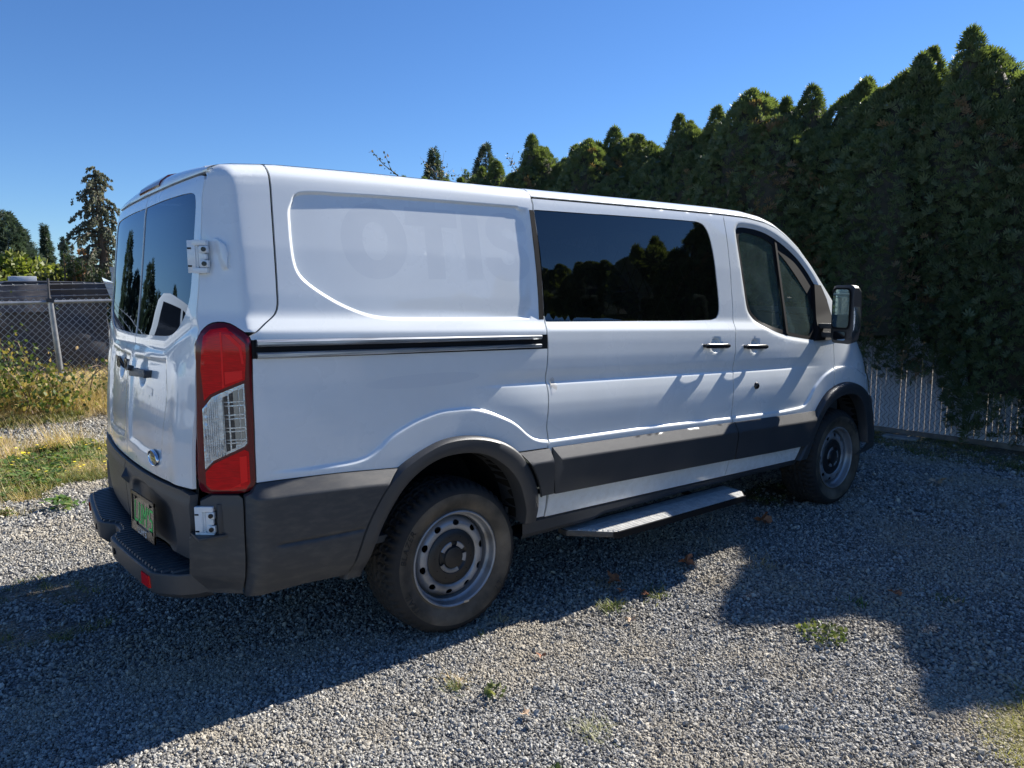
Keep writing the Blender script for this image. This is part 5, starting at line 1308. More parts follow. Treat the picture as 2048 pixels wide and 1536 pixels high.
# partition of diamond mesh behind the seats
g = MB(); xp = 3.12
for k in range(-16, 17):
    for sg in (1, -1):
        y0 = k * .11; a = Vector((xp, y0, .9)); b = Vector((xp, y0 + sg * .55, 1.95))
        # clip to the opening
        def cl(a, b):
            t0, t1 = 0, 1
            for bound, sign in ((-.74, 1), (.74, -1)):
                fa, fb = sign * (a.y - bound), sign * (b.y - bound)
                if fa < 0 and fb < 0: return None
                if fa < 0: t0 = max(t0, fa / (fa - fb))
                if fb < 0: t1 = min(t1, fa / (fa - fb))
            return (a.lerp(b, t0), a.lerp(b, t1)) if t0 < t1 else None
        c_ = cl(a, b)
        if c_: g.tube(c_, .004, 4)
g.box((xp, 0, .74), (.02, 1.6, .36)); g.box((xp, -.76, 1.4), (.03, .04, 1.1)); g.box((xp, .76, 1.4), (.03, .04, 1.1)); g.box((xp, 0, 1.96), (.03, 1.5, .04)); g.box((xp, 0, 1.4), (.03, .04, 1.1))
tag(g.build('partition_mesh', mat('partition_metal', (.35, .36, .36), .5, metal=.5), VAN, smooth=False))

# ---------------------------------------------------------------- foliage
def leaf_cloud(P, N, size, rng, style='spray', up=.35, tint=None):
    """many small leaf shapes: P positions, N outward directions"""
    n = len(P)
    if tint is None: tint = rng.rand(n)
    N = N / (np.linalg.norm(N, axis=1)[:, None] + 1e-9)
    g = N * .8 + rng.normal(0, .45, (n, 3)); g[:, 2] += up; g /= np.linalg.norm(g, axis=1)[:, None]
    s = np.cross(g, rng.normal(0, 1, (n, 3))); s /= np.linalg.norm(s, axis=1)[:, None] + 1e-9
    sz = size * rng.uniform(.6, 1.35, n)[:, None]
    if style == 'spray':      # a fan of five narrow leaflets
        V = []; 
        for k, a in enumerate((-.95, -.48, 0, .48, .95)):
            d = g * math.cos(a) + s * math.sin(a); w = (g * -math.sin(a) + s * math.cos(a)); L = sz * (1.0 - .25 * abs(a))
            V += [P + d * L * .10 - w * sz * .04, P + d * L * .60 - w * sz * .095, P + d * L, P + d * L * .60 + w * sz * .095]
        V = np.stack(V, 1); q = V.shape[1]; F = np.arange(n * q).reshape(n * 5, 4)
        return V.reshape(-1, 3), F, np.repeat(tint, q)
    V = np.stack([P - g * sz * .5, P + s * sz * .42, P + g * sz * .6, P - s * sz * .42], 1)
    return V.reshape(-1, 3), np.arange(n * 4).reshape(n, 4), np.repeat(tint, 4)
def leaf_mesh(name, V, F, T, m):
    me = bpy.data.meshes.new(name); me.vertices.add(len(V)); me.vertices.foreach_set('co', np.asarray(V, np.float32).ravel())
    F = np.asarray(F, np.int32); me.loops.add(F.size); me.loops.foreach_set('vertex_index', F.ravel())
    me.polygons.add(len(F)); me.polygons.foreach_set('loop_start', np.arange(0, F.size, F.shape[1], dtype=np.int32)); me.polygons.foreach_set('loop_total', np.full(len(F), F.shape[1], np.int32))
    me.update(calc_edges=True); a = me.attributes.new('tint', 'FLOAT', 'POINT'); a.data.foreach_set('value', np.asarray(T, np.float32)); me.materials.append(m); return me
M_HEDGE = leaf_mat('arborvitae_leaves', [(0, (.105, .105, .062)), (.25, (.105, .132, .070)), (.7, (.125, .158, .080)), (.93, (.16, .19, .085)), (1, (.23, .155, .095))], .32, tcol=(1.6, 1.7, .55))
M_HCORE = mat('hedge_twig_core', (.045, .045, .028), .9, col2=(.08, .065, .045), scale=22)
M_BARK = mat('bark', (.085, .06, .042), .9, col2=(.15, .115, .085), scale=18, sc3=(1, 1, .2))
def hedge_mesh(seed, H=4.0, R=1.0, n=46000, low=.85, size=.075):
    """one arborvitae: a bundle of upright plumes of different height"""
    r = np.random.RandomState(seed); pl = [(0, 0, H, .62 * R)]
    for k in range(8):
        a = 2 * PI * k / 8 + r.uniform(-.3, .3); d = r.uniform(.38, .60) * R; pl.append((d * math.cos(a), d * math.sin(a), H * r.uniform(.80, .99), R * r.uniform(.42, .58)))
    for k in range(5): a = r.uniform(0, 2 * PI); d = r.uniform(.1, .3) * R; pl.append((d * math.cos(a), d * math.sin(a), H * r.uniform(.95, 1.06), R * r.uniform(.22, .34)))
    pl = np.array(pl); w = pl[:, 3] * pl[:, 2]; i = r.choice(len(pl), n, p=w / w.sum())
    def rad(q, h): return q[:, 3] * (.78 + .22 * smooth01(h / .25)) * np.maximum(1 - np.clip((h - .60) / .40, 0, 1) ** 1.9, 0) ** .8
    h = r.beta(1.05, .95, n); th = r.uniform(0, 2 * PI, n); q = pl[i]
    f = 1 + .36 * (fbm(th * 1.3 + seed + i, h * 9, .9, seed) - .5) + .30 * (fbm(th * 3 + seed, h * 22, .9, seed + 3) - .5)
    rr = rad(q, h) * f * (1 - .22 * r.rand(n) ** 2) * (1 + .22 * (r.rand(n) < .10) * r.rand(n))
    P = np.stack([q[:, 0] + rr * np.cos(th), q[:, 1] + rr * np.sin(th), low + h * (q[:, 2] - low) - .30 * (1 - h) ** 3 * fbm(th * 1.6 + i, i * 1.0, .8, seed + 21)], -1)
    keep = np.ones(n, bool)
    for k in range(len(pl)):
        hk = (P[:, 2] - low) / (pl[k, 2] - low); rk = rad(np.repeat(pl[k:k + 1], n, 0), np.clip(hk, 0, 1)); d = np.hypot(P[:, 0] - pl[k, 0], P[:, 1] - pl[k, 1])
        keep &= ~((i != k) & (hk < .97) & (d < .72 * rk))
    P = P[keep]; th = th[keep]; h = h[keep]; ii = i[keep]; N = np.stack([np.cos(th), np.sin(th), .25 + h * .8], -1)
    tint = np.clip(fbm(P[:, 0] * 2.2 + seed, P[:, 2] * 2 + P[:, 1], .7, seed + 8) * .75 + r.rand(len(P)) * .30 - .05, 0, .96)
    brown = (fbm(P[:, 0] * 2 + 9, P[:, 2] * 1.7 + P[:, 1] * 2, .6, seed + 13) > .70) & (r.rand(len(P)) < .65); tint = np.where(brown, 1, tint)
    V, F, T = leaf_cloud(P, N, size, r, tint=tint); me = leaf_mesh('crown', V, F, T, M_HEDGE); print('hedge', len(P))
    mb = MB()  # solid dark core standing for inner twigs, added to block light through crown
    for p in pl:
        rows = []
        for hh in np.linspace(0, .95, 9):
            a = np.linspace(0, 2 * PI, 11); q_ = float(rad(p[None], np.array([hh]))[0]) * .60; rows.append(np.stack([p[0] + q_ * np.cos(a), p[1] + q_ * np.sin(a), np.full(11, low + .25 + hh * (p[2] - low - .25))], -1))
        mb.grid(np.array(rows))
    core = bpy.data.meshes.new('twigs'); core.from_pydata(mb.v, [], mb.f); core.materials.append(M_HCORE); finish(core, True, 80)
    return me, core
M_HEDGE2 = leaf_mat('far_arborvitae_leaves', [(0, (.06, .07, .03)), (.6, (.09, .12, .045)), (1, (.16, .19, .07))], .35, tcol=(1.6, 1.7, .6))
HM_ = [hedge_mesh(s) for s in range(4)]
tk = MB(); tk.tube([(0, 0, 0), (.02, .01, 1.2), (0, .02, 2.6)], [.075, .06, .03], 8)
trunk_me = bpy.data.meshes.new('trunk'); trunk_me.from_pydata(tk.v, [], tk.f); trunk_me.materials.append(M_BARK)
def obj_inst(name, me, parent): o = bpy.data.objects.new(name, me); COL.objects.link(o); o.parent = parent; return o
# heights follow the skyline of the hedge (y, top)
sky_ = np.array([(-16, 4.0), (-12, 4.2), (-9, 4.0), (-6, 3.9), (-4.6, 3.8), (-3.45, 3.45), (-2.5, 4.16), (-1.9, 4.18), (-1.3, 3.75), (-.42, 4.08), (.36, 4.02), (1.1, 3.98), (1.62, 3.9), (2.2, 4.08), (2.8, 3.88), (3.4, 4.04), (4.05, 3.85), (4.95, 4.06), (5.9, 3.85), (6.7, 4.2), (7.9, 3.85), (9, 3.95), (12, 4.1), (16, 4.1), (22, 4.2), (30, 4.2)])
ys_hedge = [-14.6, -13.2, -11.9, -10.6, -9.3, -8.1, -6.9, -5.7, -4.6, -3.45, -2.5, -1.9, -1.3, -.42, .36, 1.1, 1.62, 2.2, 2.8, 3.4, 4.05, 4.7, 5.3, 5.95, 6.6, 7.3, 8.1, 9.0, 10.0, 11.2, 12.6, 14.2, 16, 18.2]
hl = ['with reddish dead twigs low down', 'with the tallest pointed leader', 'with two small tips', 'broad and full to the ground', 'slim and slightly shorter', 'with loose shaggy sides']
rr_ = np.random.RandomState(3)
for k, y in enumerate(ys_hedge):
    H = float(np.interp(y, sky_[:, 0], sky_[:, 1])) + rr_.uniform(-.06, .06); x = 8.20 + rr_.uniform(-.14, .14) + (.12 if k % 2 else -.04)
    if -1.6 < y < 3: lab = 'tall arborvitae %s, number %s in the hedge from the right edge' % (hl[k % 6], k)
    ord_ = ['first', 'second', 'third', 'fourth', 'fifth', 'sixth', 'seventh', 'eighth', 'ninth', 'tenth', 'eleventh', 'twelfth', 'thirteenth', 'fourteenth', 'fifteenth', 'sixteenth', 'seventeenth', 'eighteenth', 'nineteenth', 'twentieth', 'twenty-first', 'twenty-second', 'twenty-third', 'twenty-fourth']
    if y < -1.6: lab = 'hedge arborvitae beyond the right edge of the photo, mirrored in the side window'
    else:
        q = sum(1 for v in ys_hedge if -1.6 <= v < y); lab = '%s arborvitae of the hedge counted from the right, behind the white slatted fence' % ord_[q] if y < 1.3 else '%s arborvitae of the hedge counted from the right, rising over the van roof' % ord_[q]
    dz_ = -.75 if y < -1.6 else (-.60 if y < -1 else (-.10 if y < 0 else 0))
    t = empty('arborvitae', (x, y, dz_), lab, 'hedge tree', 'arborvitae hedge trees in a row')
    t.rotation_euler = (0, 0, rr_.uniform(0, 6.28)); w = rr_.uniform(1.0, 1.18); t.scale = (w, w, (H - dz_) / 4.1)
    cm, co = HM_[(k * 3 + k // 4) % 4]; obj_inst('crown', cm, t); obj_inst('twigs', co, t); obj_inst('trunk', trunk_me, t)
# ---------------------------------------------------------------- slatted chain-link fence on the right
M_SLAT = mat('fence_slat', (.56, .58, .60), .55, col2=(.46, .48, .50), scale=6); M_GALV = mat('galvanised_steel', (.42, .43, .44), .42, metal=.65, col2=(.30, .31, .32), scale=14)
FX = 7.72
FEN = empty('slatted_fence', (FX, 0, 0), 'chain-link fence filled with pale vertical slats in front of the hedge', 'fence')
sm = bpy.data.meshes.new('slat'); q_ = MB(); q_.box((0, 0, .90), (.008, .047, 1.72)); sm.from_pydata(q_.v, [], q_.f); sm.materials.append(M_SLAT)
yy = -7.0; k = 0
while yy < 3.2:
    o = bpy.data.objects.new('slat', sm); COL.objects.link(o); o.parent = FEN; o.location = (rr_.uniform(-.003, .003), yy, rr_.uniform(-.01, .01)); o.rotation_euler = (rr_.uniform(-.006, .006), 0, rr_.uniform(-.12, .12)); yy += .0535; k += 1
g = MB()
c = .0535; zt_ = 1.80
for k in range(int(-7.2 / c), int(3.3 / c)):
    for sg in (-1, 1):
        y0 = k * c; pts = []
        z = .06; i = 0
        while z < zt_:
            z2 = min(z + c, zt_); pts = [(FX + sg * .010, y0 + sg * (i % 2) * c, z), (FX + sg * .010, y0 + sg * ((i + 1) % 2) * c, z2)]
            a, b = pts; d = .0034; g.add([(a[0], a[1] - d, a[2]), (a[0], a[1] + d, a[2]), (b[0], b[1] + d, b[2]), (b[0], b[1] - d, b[2])], [(0, 1, 2, 3)]); z = z2; i += 1
tag(g.build('wire_mesh', mat('dark_wire', (.10, .11, .13), .5, metal=.3), FEN, smooth=False), kind='stuff')
g = MB(); g.tube([(FX, -7, 1.81), (FX, 3.3, 1.81)], .02, 8); g.build('top_rail', M_GALV, FEN)
for y in (-6.2, -3.4, -.55 - .12, .80, 3.2):
    g = MB(); g.tube([(FX + .03, y, 0), (FX + .03, y, 2.45)], .024, 8); g.build('fence_post', M_GALV, FEN)
for z in (2.05, 2.22, 2.38):
    g = MB(); g.tube([(FX + .03, -7, z), (FX + .03, 3.3, z)], .0025, 4); g.build('wire_strand', M_GALV, FEN)
g = MB(); g.box((FX - .02, -2.0, .03), (.05, 10.4, .05)); g.build('bottom_rail', mat('bottom_rail_wood', (.25, .22, .18), .8, col2=(.15, .13, .11), scale=10), FEN)
sl_ = MB(); sl_.box((7.45, -.12, .012), (.14, .34, .03), rot=Matrix.Rotation(.12, 3, 'Z')); tag(sl_.build('concrete_slab', mat('old_concrete', (.33, .33, .31), .9, col2=(.22, .22, .20), scale=12, bump=.4), bevel=.008), 'small pale slab lying at the foot of the slatted fence', 'slab')
# ---------------------------------------------------------------- wire fence on the left
FY = 7.5
WF = empty('chain_link_fence', (.7, FY, .2), 'bare chain-link fence with leaning post and barbed wire left of the van', 'fence')
g = MB(); g.tube([(.735, FY, .10), (.70, FY, .8), (.660, FY, 1.50)], .036, 12); g.build('fence_post', M_GALV, WF)
g = MB(); g.tube([(.655, FY, 1.49), (.650, FY, 1.56), (.652, FY, 1.78)], [.03, .016, .014], 8); g.box((.655, FY, 1.50), (.085, .085, .05)); g.build('barb_arm', mat('dark_iron', (.05, .05, .055), .6), WF)
for xq in (-2.4, 3.9, 7.0):
    g = MB(); g.tube([(xq, FY, .1), (xq, FY, 1.5)], .034, 10); g.build('fence_post', M_GALV, WF)
g = MB(); g.tube([(-5, FY, 1.385), (-1, FY, 1.445), (.66, FY, 1.478), (1.5, FY, 1.492), (8, FY, 1.53)], .024, 10); g.build('top_rail', M_GALV, WF)
for z0 in (1.555, 1.635, 1.705):
    g = MB(); pts = [(x, FY, z0 + (x - .65) * .028 - .012 * math.sin((x - .65) * 1.2) ** 2) for x in np.arange(-4.5, 6.5, .4)]; g.tube(pts, .0045, 4)
    for x in np.arange(-4.4, 6.4, .13): z = z0 + (x - .65) * .028; g.tube([(x - .012, FY, z - .012), (x + .012, FY, z + .012)], .003, 3, cap=False); g.tube([(x - .012, FY, z + .012), (x + .012, FY, z - .012)], .003, 3, cap=False)
    g.build('barbed_wire', M_GALV, WF, smooth=False)
g = MB(); c = .083; M_WIRE = mat('chain_link_wire', (.50, .51, .52), .4, metal=.5)
def zrail(x): return float(np.interp(x, [-5, -1, .66, 1.5, 8], [1.385, 1.445, 1.478, 1.492, 1.53]))
x = -4.5
while x < 5.5:
    for sg in (-1, 1):
        zz_ = zrail(x); L = zz_ + .045; nseg = int((L - .12) / c) + 1
        xx = x; z = L
        a = Vector((x, FY + sg * .004, L)); b = Vector((x + sg * (L - .12) * .93, FY + sg * .004, .12)); d = .0045
        g.add([(a.x - d, a.y, a.z), (a.x + d, a.y, a.z), (b.x + d, b.y, b.z), (b.x - d, b.y, b.z)], [(0, 1, 2, 3)])
        g.add([(a.x, a.y - d, a.z), (a.x, a.y + d, a.z), (b.x, b.y + d, b.z), (b.x, b.y - d, b.z)], [(0, 1, 2, 3)])
    x += c
tag(g.build('wire_mesh', M_WIRE, WF, smooth=False), kind='stuff')
# ---------------------------------------------------------------- dark covered stack behind the wire fence
def cover_mat():
    m, n, l, b = new_mat('black_shade_cloth')
    t = noise_node(n, l, 1.1, 8, .65, sc3=(.6, 1, 1.8)); r = ramp(n, l, t.outputs['Fac'], [(.25, (.018, .019, .024)), (.5, (.045, .046, .055)), (.75, (.13, .13, .14))]); l.new(r.outputs[0], b.inputs['Base Color']); b.inputs['Roughness'].default_value = .6
    return m
M_COVER = cover_mat()
TP = empty('covered_stack', (1, 12.4, .1), 'long stack wrapped in dark torn sheeting behind the wire fence', 'stack')
g = MB(); rows = []
for x in np.linspace(-4.0, 2.08, 90):
    row = []
    top = 1.80 + .02 * math.sin(x * 1.7); dz = .10 if x < .35 else 0
    for t in np.linspace(0, 1, 26):
        z = .05 + t * (top - .05 - dz * 0); y = 12.0 + .16 * (1 - t) + .10 * (fbm(x * 1.3, z * 2.2, .9, 5) - .5) * 2 + .05 * abs(math.sin(x * 3.1 + 2 * z)) ** 3
        row.append((x + .05 * math.sin(z * 4), float(y), z - (.18 * smooth01((.45 - x) / .25) if t > .9 else 0)))
    row.append((x, 12.25, row[-1][2] + .012)); row.append((x, 13.8, row[-1][2] - .03)); row.append((x, 13.9, .05)); rows.append(row)
g.grid(rows); g.add(rows[-1], [tuple(range(len(rows[-1])))]); g.add(rows[0], [tuple(range(len(rows[0])))]); g.build('sheeting', M_COVER, TP, angle=50)
g = MB(); rows = []
for x in np.linspace(-.05, .0 + 1.12, 24):
    rows.append([(x, 11.93 + .02 * math.sin(7 * x) + .03 * float(fbm(x, z, .3, 7)), z) for z in np.linspace(1.28, 1.76, 10)])
g.grid(rows); g.build('torn_sheet', mat('grey_sheet', (.13, .125, .135), .7, col2=(.05, .05, .06), scale=4, lo=.35, hi=.7, sc3=(1, 1, 2.5)), TP)
g = MB(); g.add([(2.0, 11.95, 1.83), (2.16, 11.9, 1.80), (2.34, 11.85, 1.42), (2.12, 11.93, 1.43), (2.0, 12.1, 1.9), (2.3, 12.3, 1.45)], [(0, 1, 2, 3), (0, 4, 5, 2, 1)]); g.build('pale_flap', mat('pale_tarp', (.42, .50, .56), .5), TP, smooth=False)
wb = MB(); wb.box((.835, 13.2, 1.86), (.42, .5, .14)); tag(wb.build('white_box', mat('white_panel', (.62, .65, .68), .5, col2=(.5, .52, .55), scale=5), bevel=.01), 'pale flat box resting on top of the dark covered stack', 'box')
pp = empty('standpipe', (2.2, 12.6, 0), 'grey capped pipe standing at the end of the dark stack', 'pipe')
g = MB(); g.tube([(2.24, 12.2, .2), (2.24, 12.2, 2.02)], .062, 14); g.build('pipe', mat('grey_pipe', (.30, .32, .34), .5), pp)
g = MB(); g.tube([(2.24, 12.2, 2.00), (2.24, 12.2, 2.10)], .078, 14); g.build('pipe_cap', bpy.data.materials['grey_pipe'], pp); g = MB(); g.tube([(2.24, 12.2, 1.80), (2.24, 12.2, 1.85)], .072, 14); g.build('pipe_collar', bpy.data.materials['grey_pipe'], pp)
# ---------------------------------------------------------------- brambles along the fence
M_BRAM = leaf_mat('bramble_leaves', [(0, (.035, .06, .02)), (.4, (.08, .12, .04)), (.7, (.17, .17, .06)), (1, (.42, .28, .12))], .3)
M_CANE = mat('bramble_cane', (.10, .05, .035), .7, col2=(.22, .16, .10), scale=20)
r = np.random.RandomState(12)
def bramble(cx, cy, n, w, h, lab):
    n = int(n * 1.9)
    root = empty('bramble', (cx, cy, .2), lab, 'shrub', 'brambles growing through the wire fence')
    P = np.stack([r.normal(cx, w * .5, n), r.normal(cy, .35, n), .18 + np.abs(r.normal(0, h * .5, n))], -1); P[:, 2] += .1 * (fbm(P[:, 0], P[:, 1], .4, 3))
    V, F, T = leaf_cloud(P, np.stack([r.normal(0, .4, n), r.normal(-.5, .4, n), r.rand(n)], -1), .050, r, style='leaf'); me = leaf_mesh('leaves', V, F, T, M_BRAM); link('leaves', me, root)
    for k in range(7):
        x, y = cx + r.uniform(-w, w), cy + r.uniform(-.3, .3); a = r.uniform(0, 6.28); L = r.uniform(.5, 1.0)
        g = MB(); g.tube([(x + L * t * math.cos(a), y + L * t * math.sin(a) * .5, .2 + 4 * h * .9 * t * (1 - t * .8)) for t in np.linspace(0, 1, 7)], [.008 - .005 * t for t in np.linspace(0, 1, 7)], 5); g.build('cane', M_CANE, root)
bramble(-.1, 7.0, 1500, .6, .72, 'tallest green bramble heaped against the wire fence at the left edge')
bramble(.55, 6.7, 420, .35, .42, 'thin bramble with bare canes just left of the leaning fence post')
bramble(1.5, 7.1, 650, .5, .42, 'bramble between the leaning fence post and the van')
bramble(2.6, 7.2, 600, .6, .5, 'bramble half hidden behind the rear corner of the van')
bramble(-1.4, 7.0, 900, .7, .6, 'bramble on the fence just outside the left edge')
# one thick cane crossing towards the camera side
# ---------------------------------------------------------------- trees beyond, left
M_CEDAR = leaf_mat('blue_cedar_needles', [(0, (.07, .085, .06)), (.5, (.15, .16, .115)), (.85, (.24, .23, .17)), (1, (.28, .18, .10))], .35, tcol=(1.2, 1.25, 1.0))
M_FIR = leaf_mat('fir_needles', [(0, (.04, .06, .045)), (.6, (.075, .105, .075)), (1, (.13, .15, .10))], .25, tcol=(1.2, 1.3, .9))
M_MAPLE = leaf_mat('maple_leaves', [(0, (.09, .12, .03)), (.6, (.17, .19, .05)), (.92, (.26, .24, .08)), (1, (.36, .20, .08))], .4)
M_AUTUMN = leaf_mat('autumn_leaves', [(0, (.16, .09, .035)), (.6, (.28, .13, .06)), (1, (.34, .20, .09))], .3)
M_CYP = leaf_mat('cypress_leaves', [(0, (.012, .024, .010)), (.6, (.028, .05, .018)), (1, (.08, .10, .025))], .2)
def cedar(x, y, z0, H, W, seed):
    root = empty('weeping_cedar', (x, y, z0), 'tall weeping blue cedar with drooping branches beyond the wire fence', 'tree')
    r = np.random.RandomState(seed); P = []; N = []
    g = MB(); g.tube([(x, y, z0), (x + .1, y, z0 + H * .5), (x - .03, y, z0 + H * .97)], [.28, .15, .02], 8); g.build('trunk', M_BARK, root)
    g = MB(); spec = []
    for k in range(60):
        t = .06 + .92 * (k / 60); a = k * 2.4 + r.uniform(-.3, .3); L = W * (1 - t) ** .7 * r.uniform(.3, 1.0) + .10; spec.append((t, a, L, r.uniform(.25, .5)))
    spec += [(.60, PI, 1.45, .40), (.45, PI + .1, 1.62, .30), (.72, PI, 1.0, .35), (.82, PI, .66, .3), (.88, 0, .55, .5), (.74, 0, .95, .35), (.93, .2, .5, .5), (.62, 0, 1.05, .3)]
    for t, a, L, up in spec:
        z = z0 + H * t; q = [np.array([x + L * s * math.cos(a), y + L * s * math.sin(a), z + L * (up * 1.3 * s - (up + .55) * s * s)]) for s in np.linspace(0, 1, 12)]
        g.tube(q, [.045 * (1 - s) + .008 for s in np.linspace(0, 1, 12)], 5)
        for s in np.linspace(.10, 1, int(7 + 11 * L)):
            i = min(int(s * 11), 10); c = q[i] * (1 - (s * 11 - i)) + q[i + 1] * (s * 11 - i)
            dl = r.uniform(.12, .75) * (.55 + .5 * math.sin(PI * min(s, .9))) * (.35 + .75 * (1 - t)); nn = int(40 * dl) + 6; u = r.rand(nn); ox, oy = r.normal(0, .06, 2)
            P.append(np.stack([c[0] + ox + r.normal(0, .026, nn) + .05 * u * math.cos(a), c[1] + oy + r.normal(0, .04, nn), c[2] + .03 - dl * u], -1)); N.append(np.stack([r.normal(0, .30, nn), r.normal(0, .35, nn), np.full(nn, -1.0)], -1))
    g.build('branches', M_BARK, root)
    P = np.vstack(P); N = np.vstack(N); V, F, T = leaf_cloud(P, N, .09, r, style='leaf', up=-.6, tint=np.clip(fbm(P[:, 0] * 1.5, P[:, 2] * 1.5, .8, 4) * .8 + r.rand(len(P)) * .35 - .1, 0, .88)); link('needles', leaf_mesh('needles', V, F, T, M_CEDAR), root); print('cedar', len(P))
def conifer(name, x, y, z0, H, W, n, m, lab, cat='tree', seed=0, size=.16, tiers=14, power=1.0, group=None, tiering=.35, lean=0):
    root = empty(name, (x, y, z0), lab, cat, group); r = np.random.RandomState(seed)
    g = MB(); g.tube([(x, y, z0), (x, y, z0 + H * .97)], [.02 * H + .03, .01], 7); g.build('trunk', M_BARK, root)
    t = r.beta(1.0, 1.5, n); a = r.uniform(0, 2 * PI, n); ph = (t * tiers) % 1
    R = W * np.maximum(1 - t, .01) ** power * (1 - tiering * ph) * (1 + .30 * (fbm(a * 1.5, t * 12, .9, seed) - .5) * 2); rr = R * np.sqrt(r.uniform(.25, 1, n))
    P = np.stack([x + rr * np.cos(a), y + rr * np.sin(a), z0 + .06 * H + t * H * .94 - .12 * rr], -1); N = np.stack([np.cos(a), np.sin(a), .1 + 0 * a], -1)
    V, F, T = leaf_cloud(P, N, size, r, style='spray', up=.1, tint=np.clip(fbm(a * 2, t * 9, .7, seed + 2) * .8 + r.rand(n) * .3, 0, 1)); link('crown', leaf_mesh('crown', V, F, T, m), root); return root
def broad(name, x, y, z0, H, W, n, m, lab, cat='tree', seed=0, size=.14, group=None, D=None):
    root = empty(name, (x, y, z0), lab, cat, group); r = np.random.RandomState(seed)
    g = MB(); g.tube([(x, y, z0), (x + .05, y, z0 + H * .6)], [.10, .04], 7)
    for k in range(6):
        a = k * 1.05; g.tube([(x, y, z0 + H * .25), (x + W * .35 * math.cos(a), y + W * .35 * math.sin(a), z0 + H * .6), (x + W * .6 * math.cos(a), y + W * .6 * math.sin(a), z0 + H * .82)], [.05, .03, .012], 6)
    g.build('trunk', M_BARK, root)
    C = np.stack([r.uniform(-1, 1, 46) * W * .8, r.uniform(-1, 1, 46) * (D or W) * .8, r.uniform(.30, .86, 46) * H], -1); C[:, 2] -= .25 * H * (C[:, 0] / W) ** 2
    i = r.randint(0, 46, n); v = r.normal(0, 1, (n, 3)); v /= np.linalg.norm(v, axis=1)[:, None]; rad = r.uniform(.5, 1.05, n)[:, None] * (W * .27)
    P = C[i] + v * rad * (1, 1, .75) + (x, y, z0); V, F, T = leaf_cloud(P, v, size, r, style='leaf', up=.2, tint=np.clip(r.rand(n) * .6 + (i % 5) * .09, 0, 1)); link('crown', leaf_mesh('crown', V, F, T, m), root); return root
cedar(5.05, 31, 0, 6.95, 2.5, 5)
conifer('fir_tree', 2.45, 40, 0, 5.6, 2.6, 9000, M_FIR, 'broad grey green conifer at the left edge of the photo', seed=3, size=.26, tiers=18, power=.62, tiering=.22)
conifer('fir_tree', 4.62, 45, 0, 5.5, 1.0, 2200, M_FIR, 'slim conifer standing left of the weeping cedar', seed=6, size=.26, tiers=11, tiering=.5)
conifer('fir_tree', 5.65, 46, 0, 4.9, .8, 1300, M_FIR, 'thin see-through conifer nearest the weeping cedar', seed=8, size=.26, tiers=9, tiering=.5)
broad('autumn_tree', 5.4, 38, 0, 4.3, .9, 1500, M_AUTUMN, 'small reddish brown tree just left of the weeping cedar', seed=2, size=.2)
broad('maple', 1.5, 24, 0, 3.15, 1.45, 5200, M_MAPLE, 'yellow green broadleaf tree behind the dark stack at the left', seed=4, size=.15, D=1.2)
broad('maple', .2, 23, 0, 2.9, 1.2, 3000, M_MAPLE, 'yellow green broadleaf tree cut off by the left edge', seed=14, size=.15, D=1.2)
broad('autumn_tree', 2.6, 35, 0, 3.8, .9, 1400, M_AUTUMN, 'brownish tree low in front of the broad conifer', seed=12, size=.2)
for k, (x, h) in enumerate([(1.72, 2.2), (1.95, 2.28), (2.16, 2.30), (2.38, 2.42), (2.62, 2.92), (2.86, 2.82), (3.08, 2.70), (3.32, 2.5), (3.6, 2.4), (3.9, 2.4)]):
    conifer('cypress', x, 22, 0, h, .20, 900, M_CYP, ['short dark cypress at the left end of the clipped row', 'second dark cypress from the left end of the row', 'third dark cypress from the left in the row', 'fourth dark cypress, beside the tallest ones', 'tallest dark cypress of the row left of the cedar', 'second tallest cypress with a green lit side', 'green edged cypress at the foot of the weeping cedar', 'cypress below the cedar near the standpipe', 'cypress by the pipe, close to the van', 'cypress hidden by the rear corner of the van'][k], 'tree', seed=k + 30, size=.09, tiers=1, power=.42, tiering=0, group='row of dark cypresses')
# ---------------------------------------------------------------- trees over the van roof
conifer('cypress', 26.8, 40, 0, 11.3, 2.3, 4200, M_FIR, 'narrow pointed conifer over the middle of the van roof', seed=41, size=.34, tiers=5, power=.8, tiering=.1)
conifer('cypress', 31.1, 40, 0, 12.0, 2.9, 5200, M_FIR, 'broader pointed conifer right of the narrow one over the roof', seed=42, size=.36, tiers=5, power=.75, tiering=.1)
for k, (px_, py_, H, W) in enumerate([(24.4, 30, 9.05, .9), (22.6, 30, 8.15, .8), (21.3, 30, 7.75, .7), (25.5, 29, 8.0, 1.1), (19.4, 30, 7.35, .6)]):
    conifer('arborvitae', px_, py_, 0, H, W, 2600, M_HEDGE2, ['pointed yellow green arborvitae over the rear half of the roof', 'small arborvitae left of the pointed one over the roof', 'low arborvitae tip just clearing the roofline', 'bushy arborvitae where the hedge meets the roofline', 'lowest green tip over the roof near the twigs'][k], 'tree', seed=k + 50, size=.22, tiers=3, power=.7, tiering=.1)
M_TLEAF = leaf_mat('twig_leaves', [(0, (.03, .045, .03)), (.6, (.09, .10, .07)), (1, (.30, .22, .18))], .25)
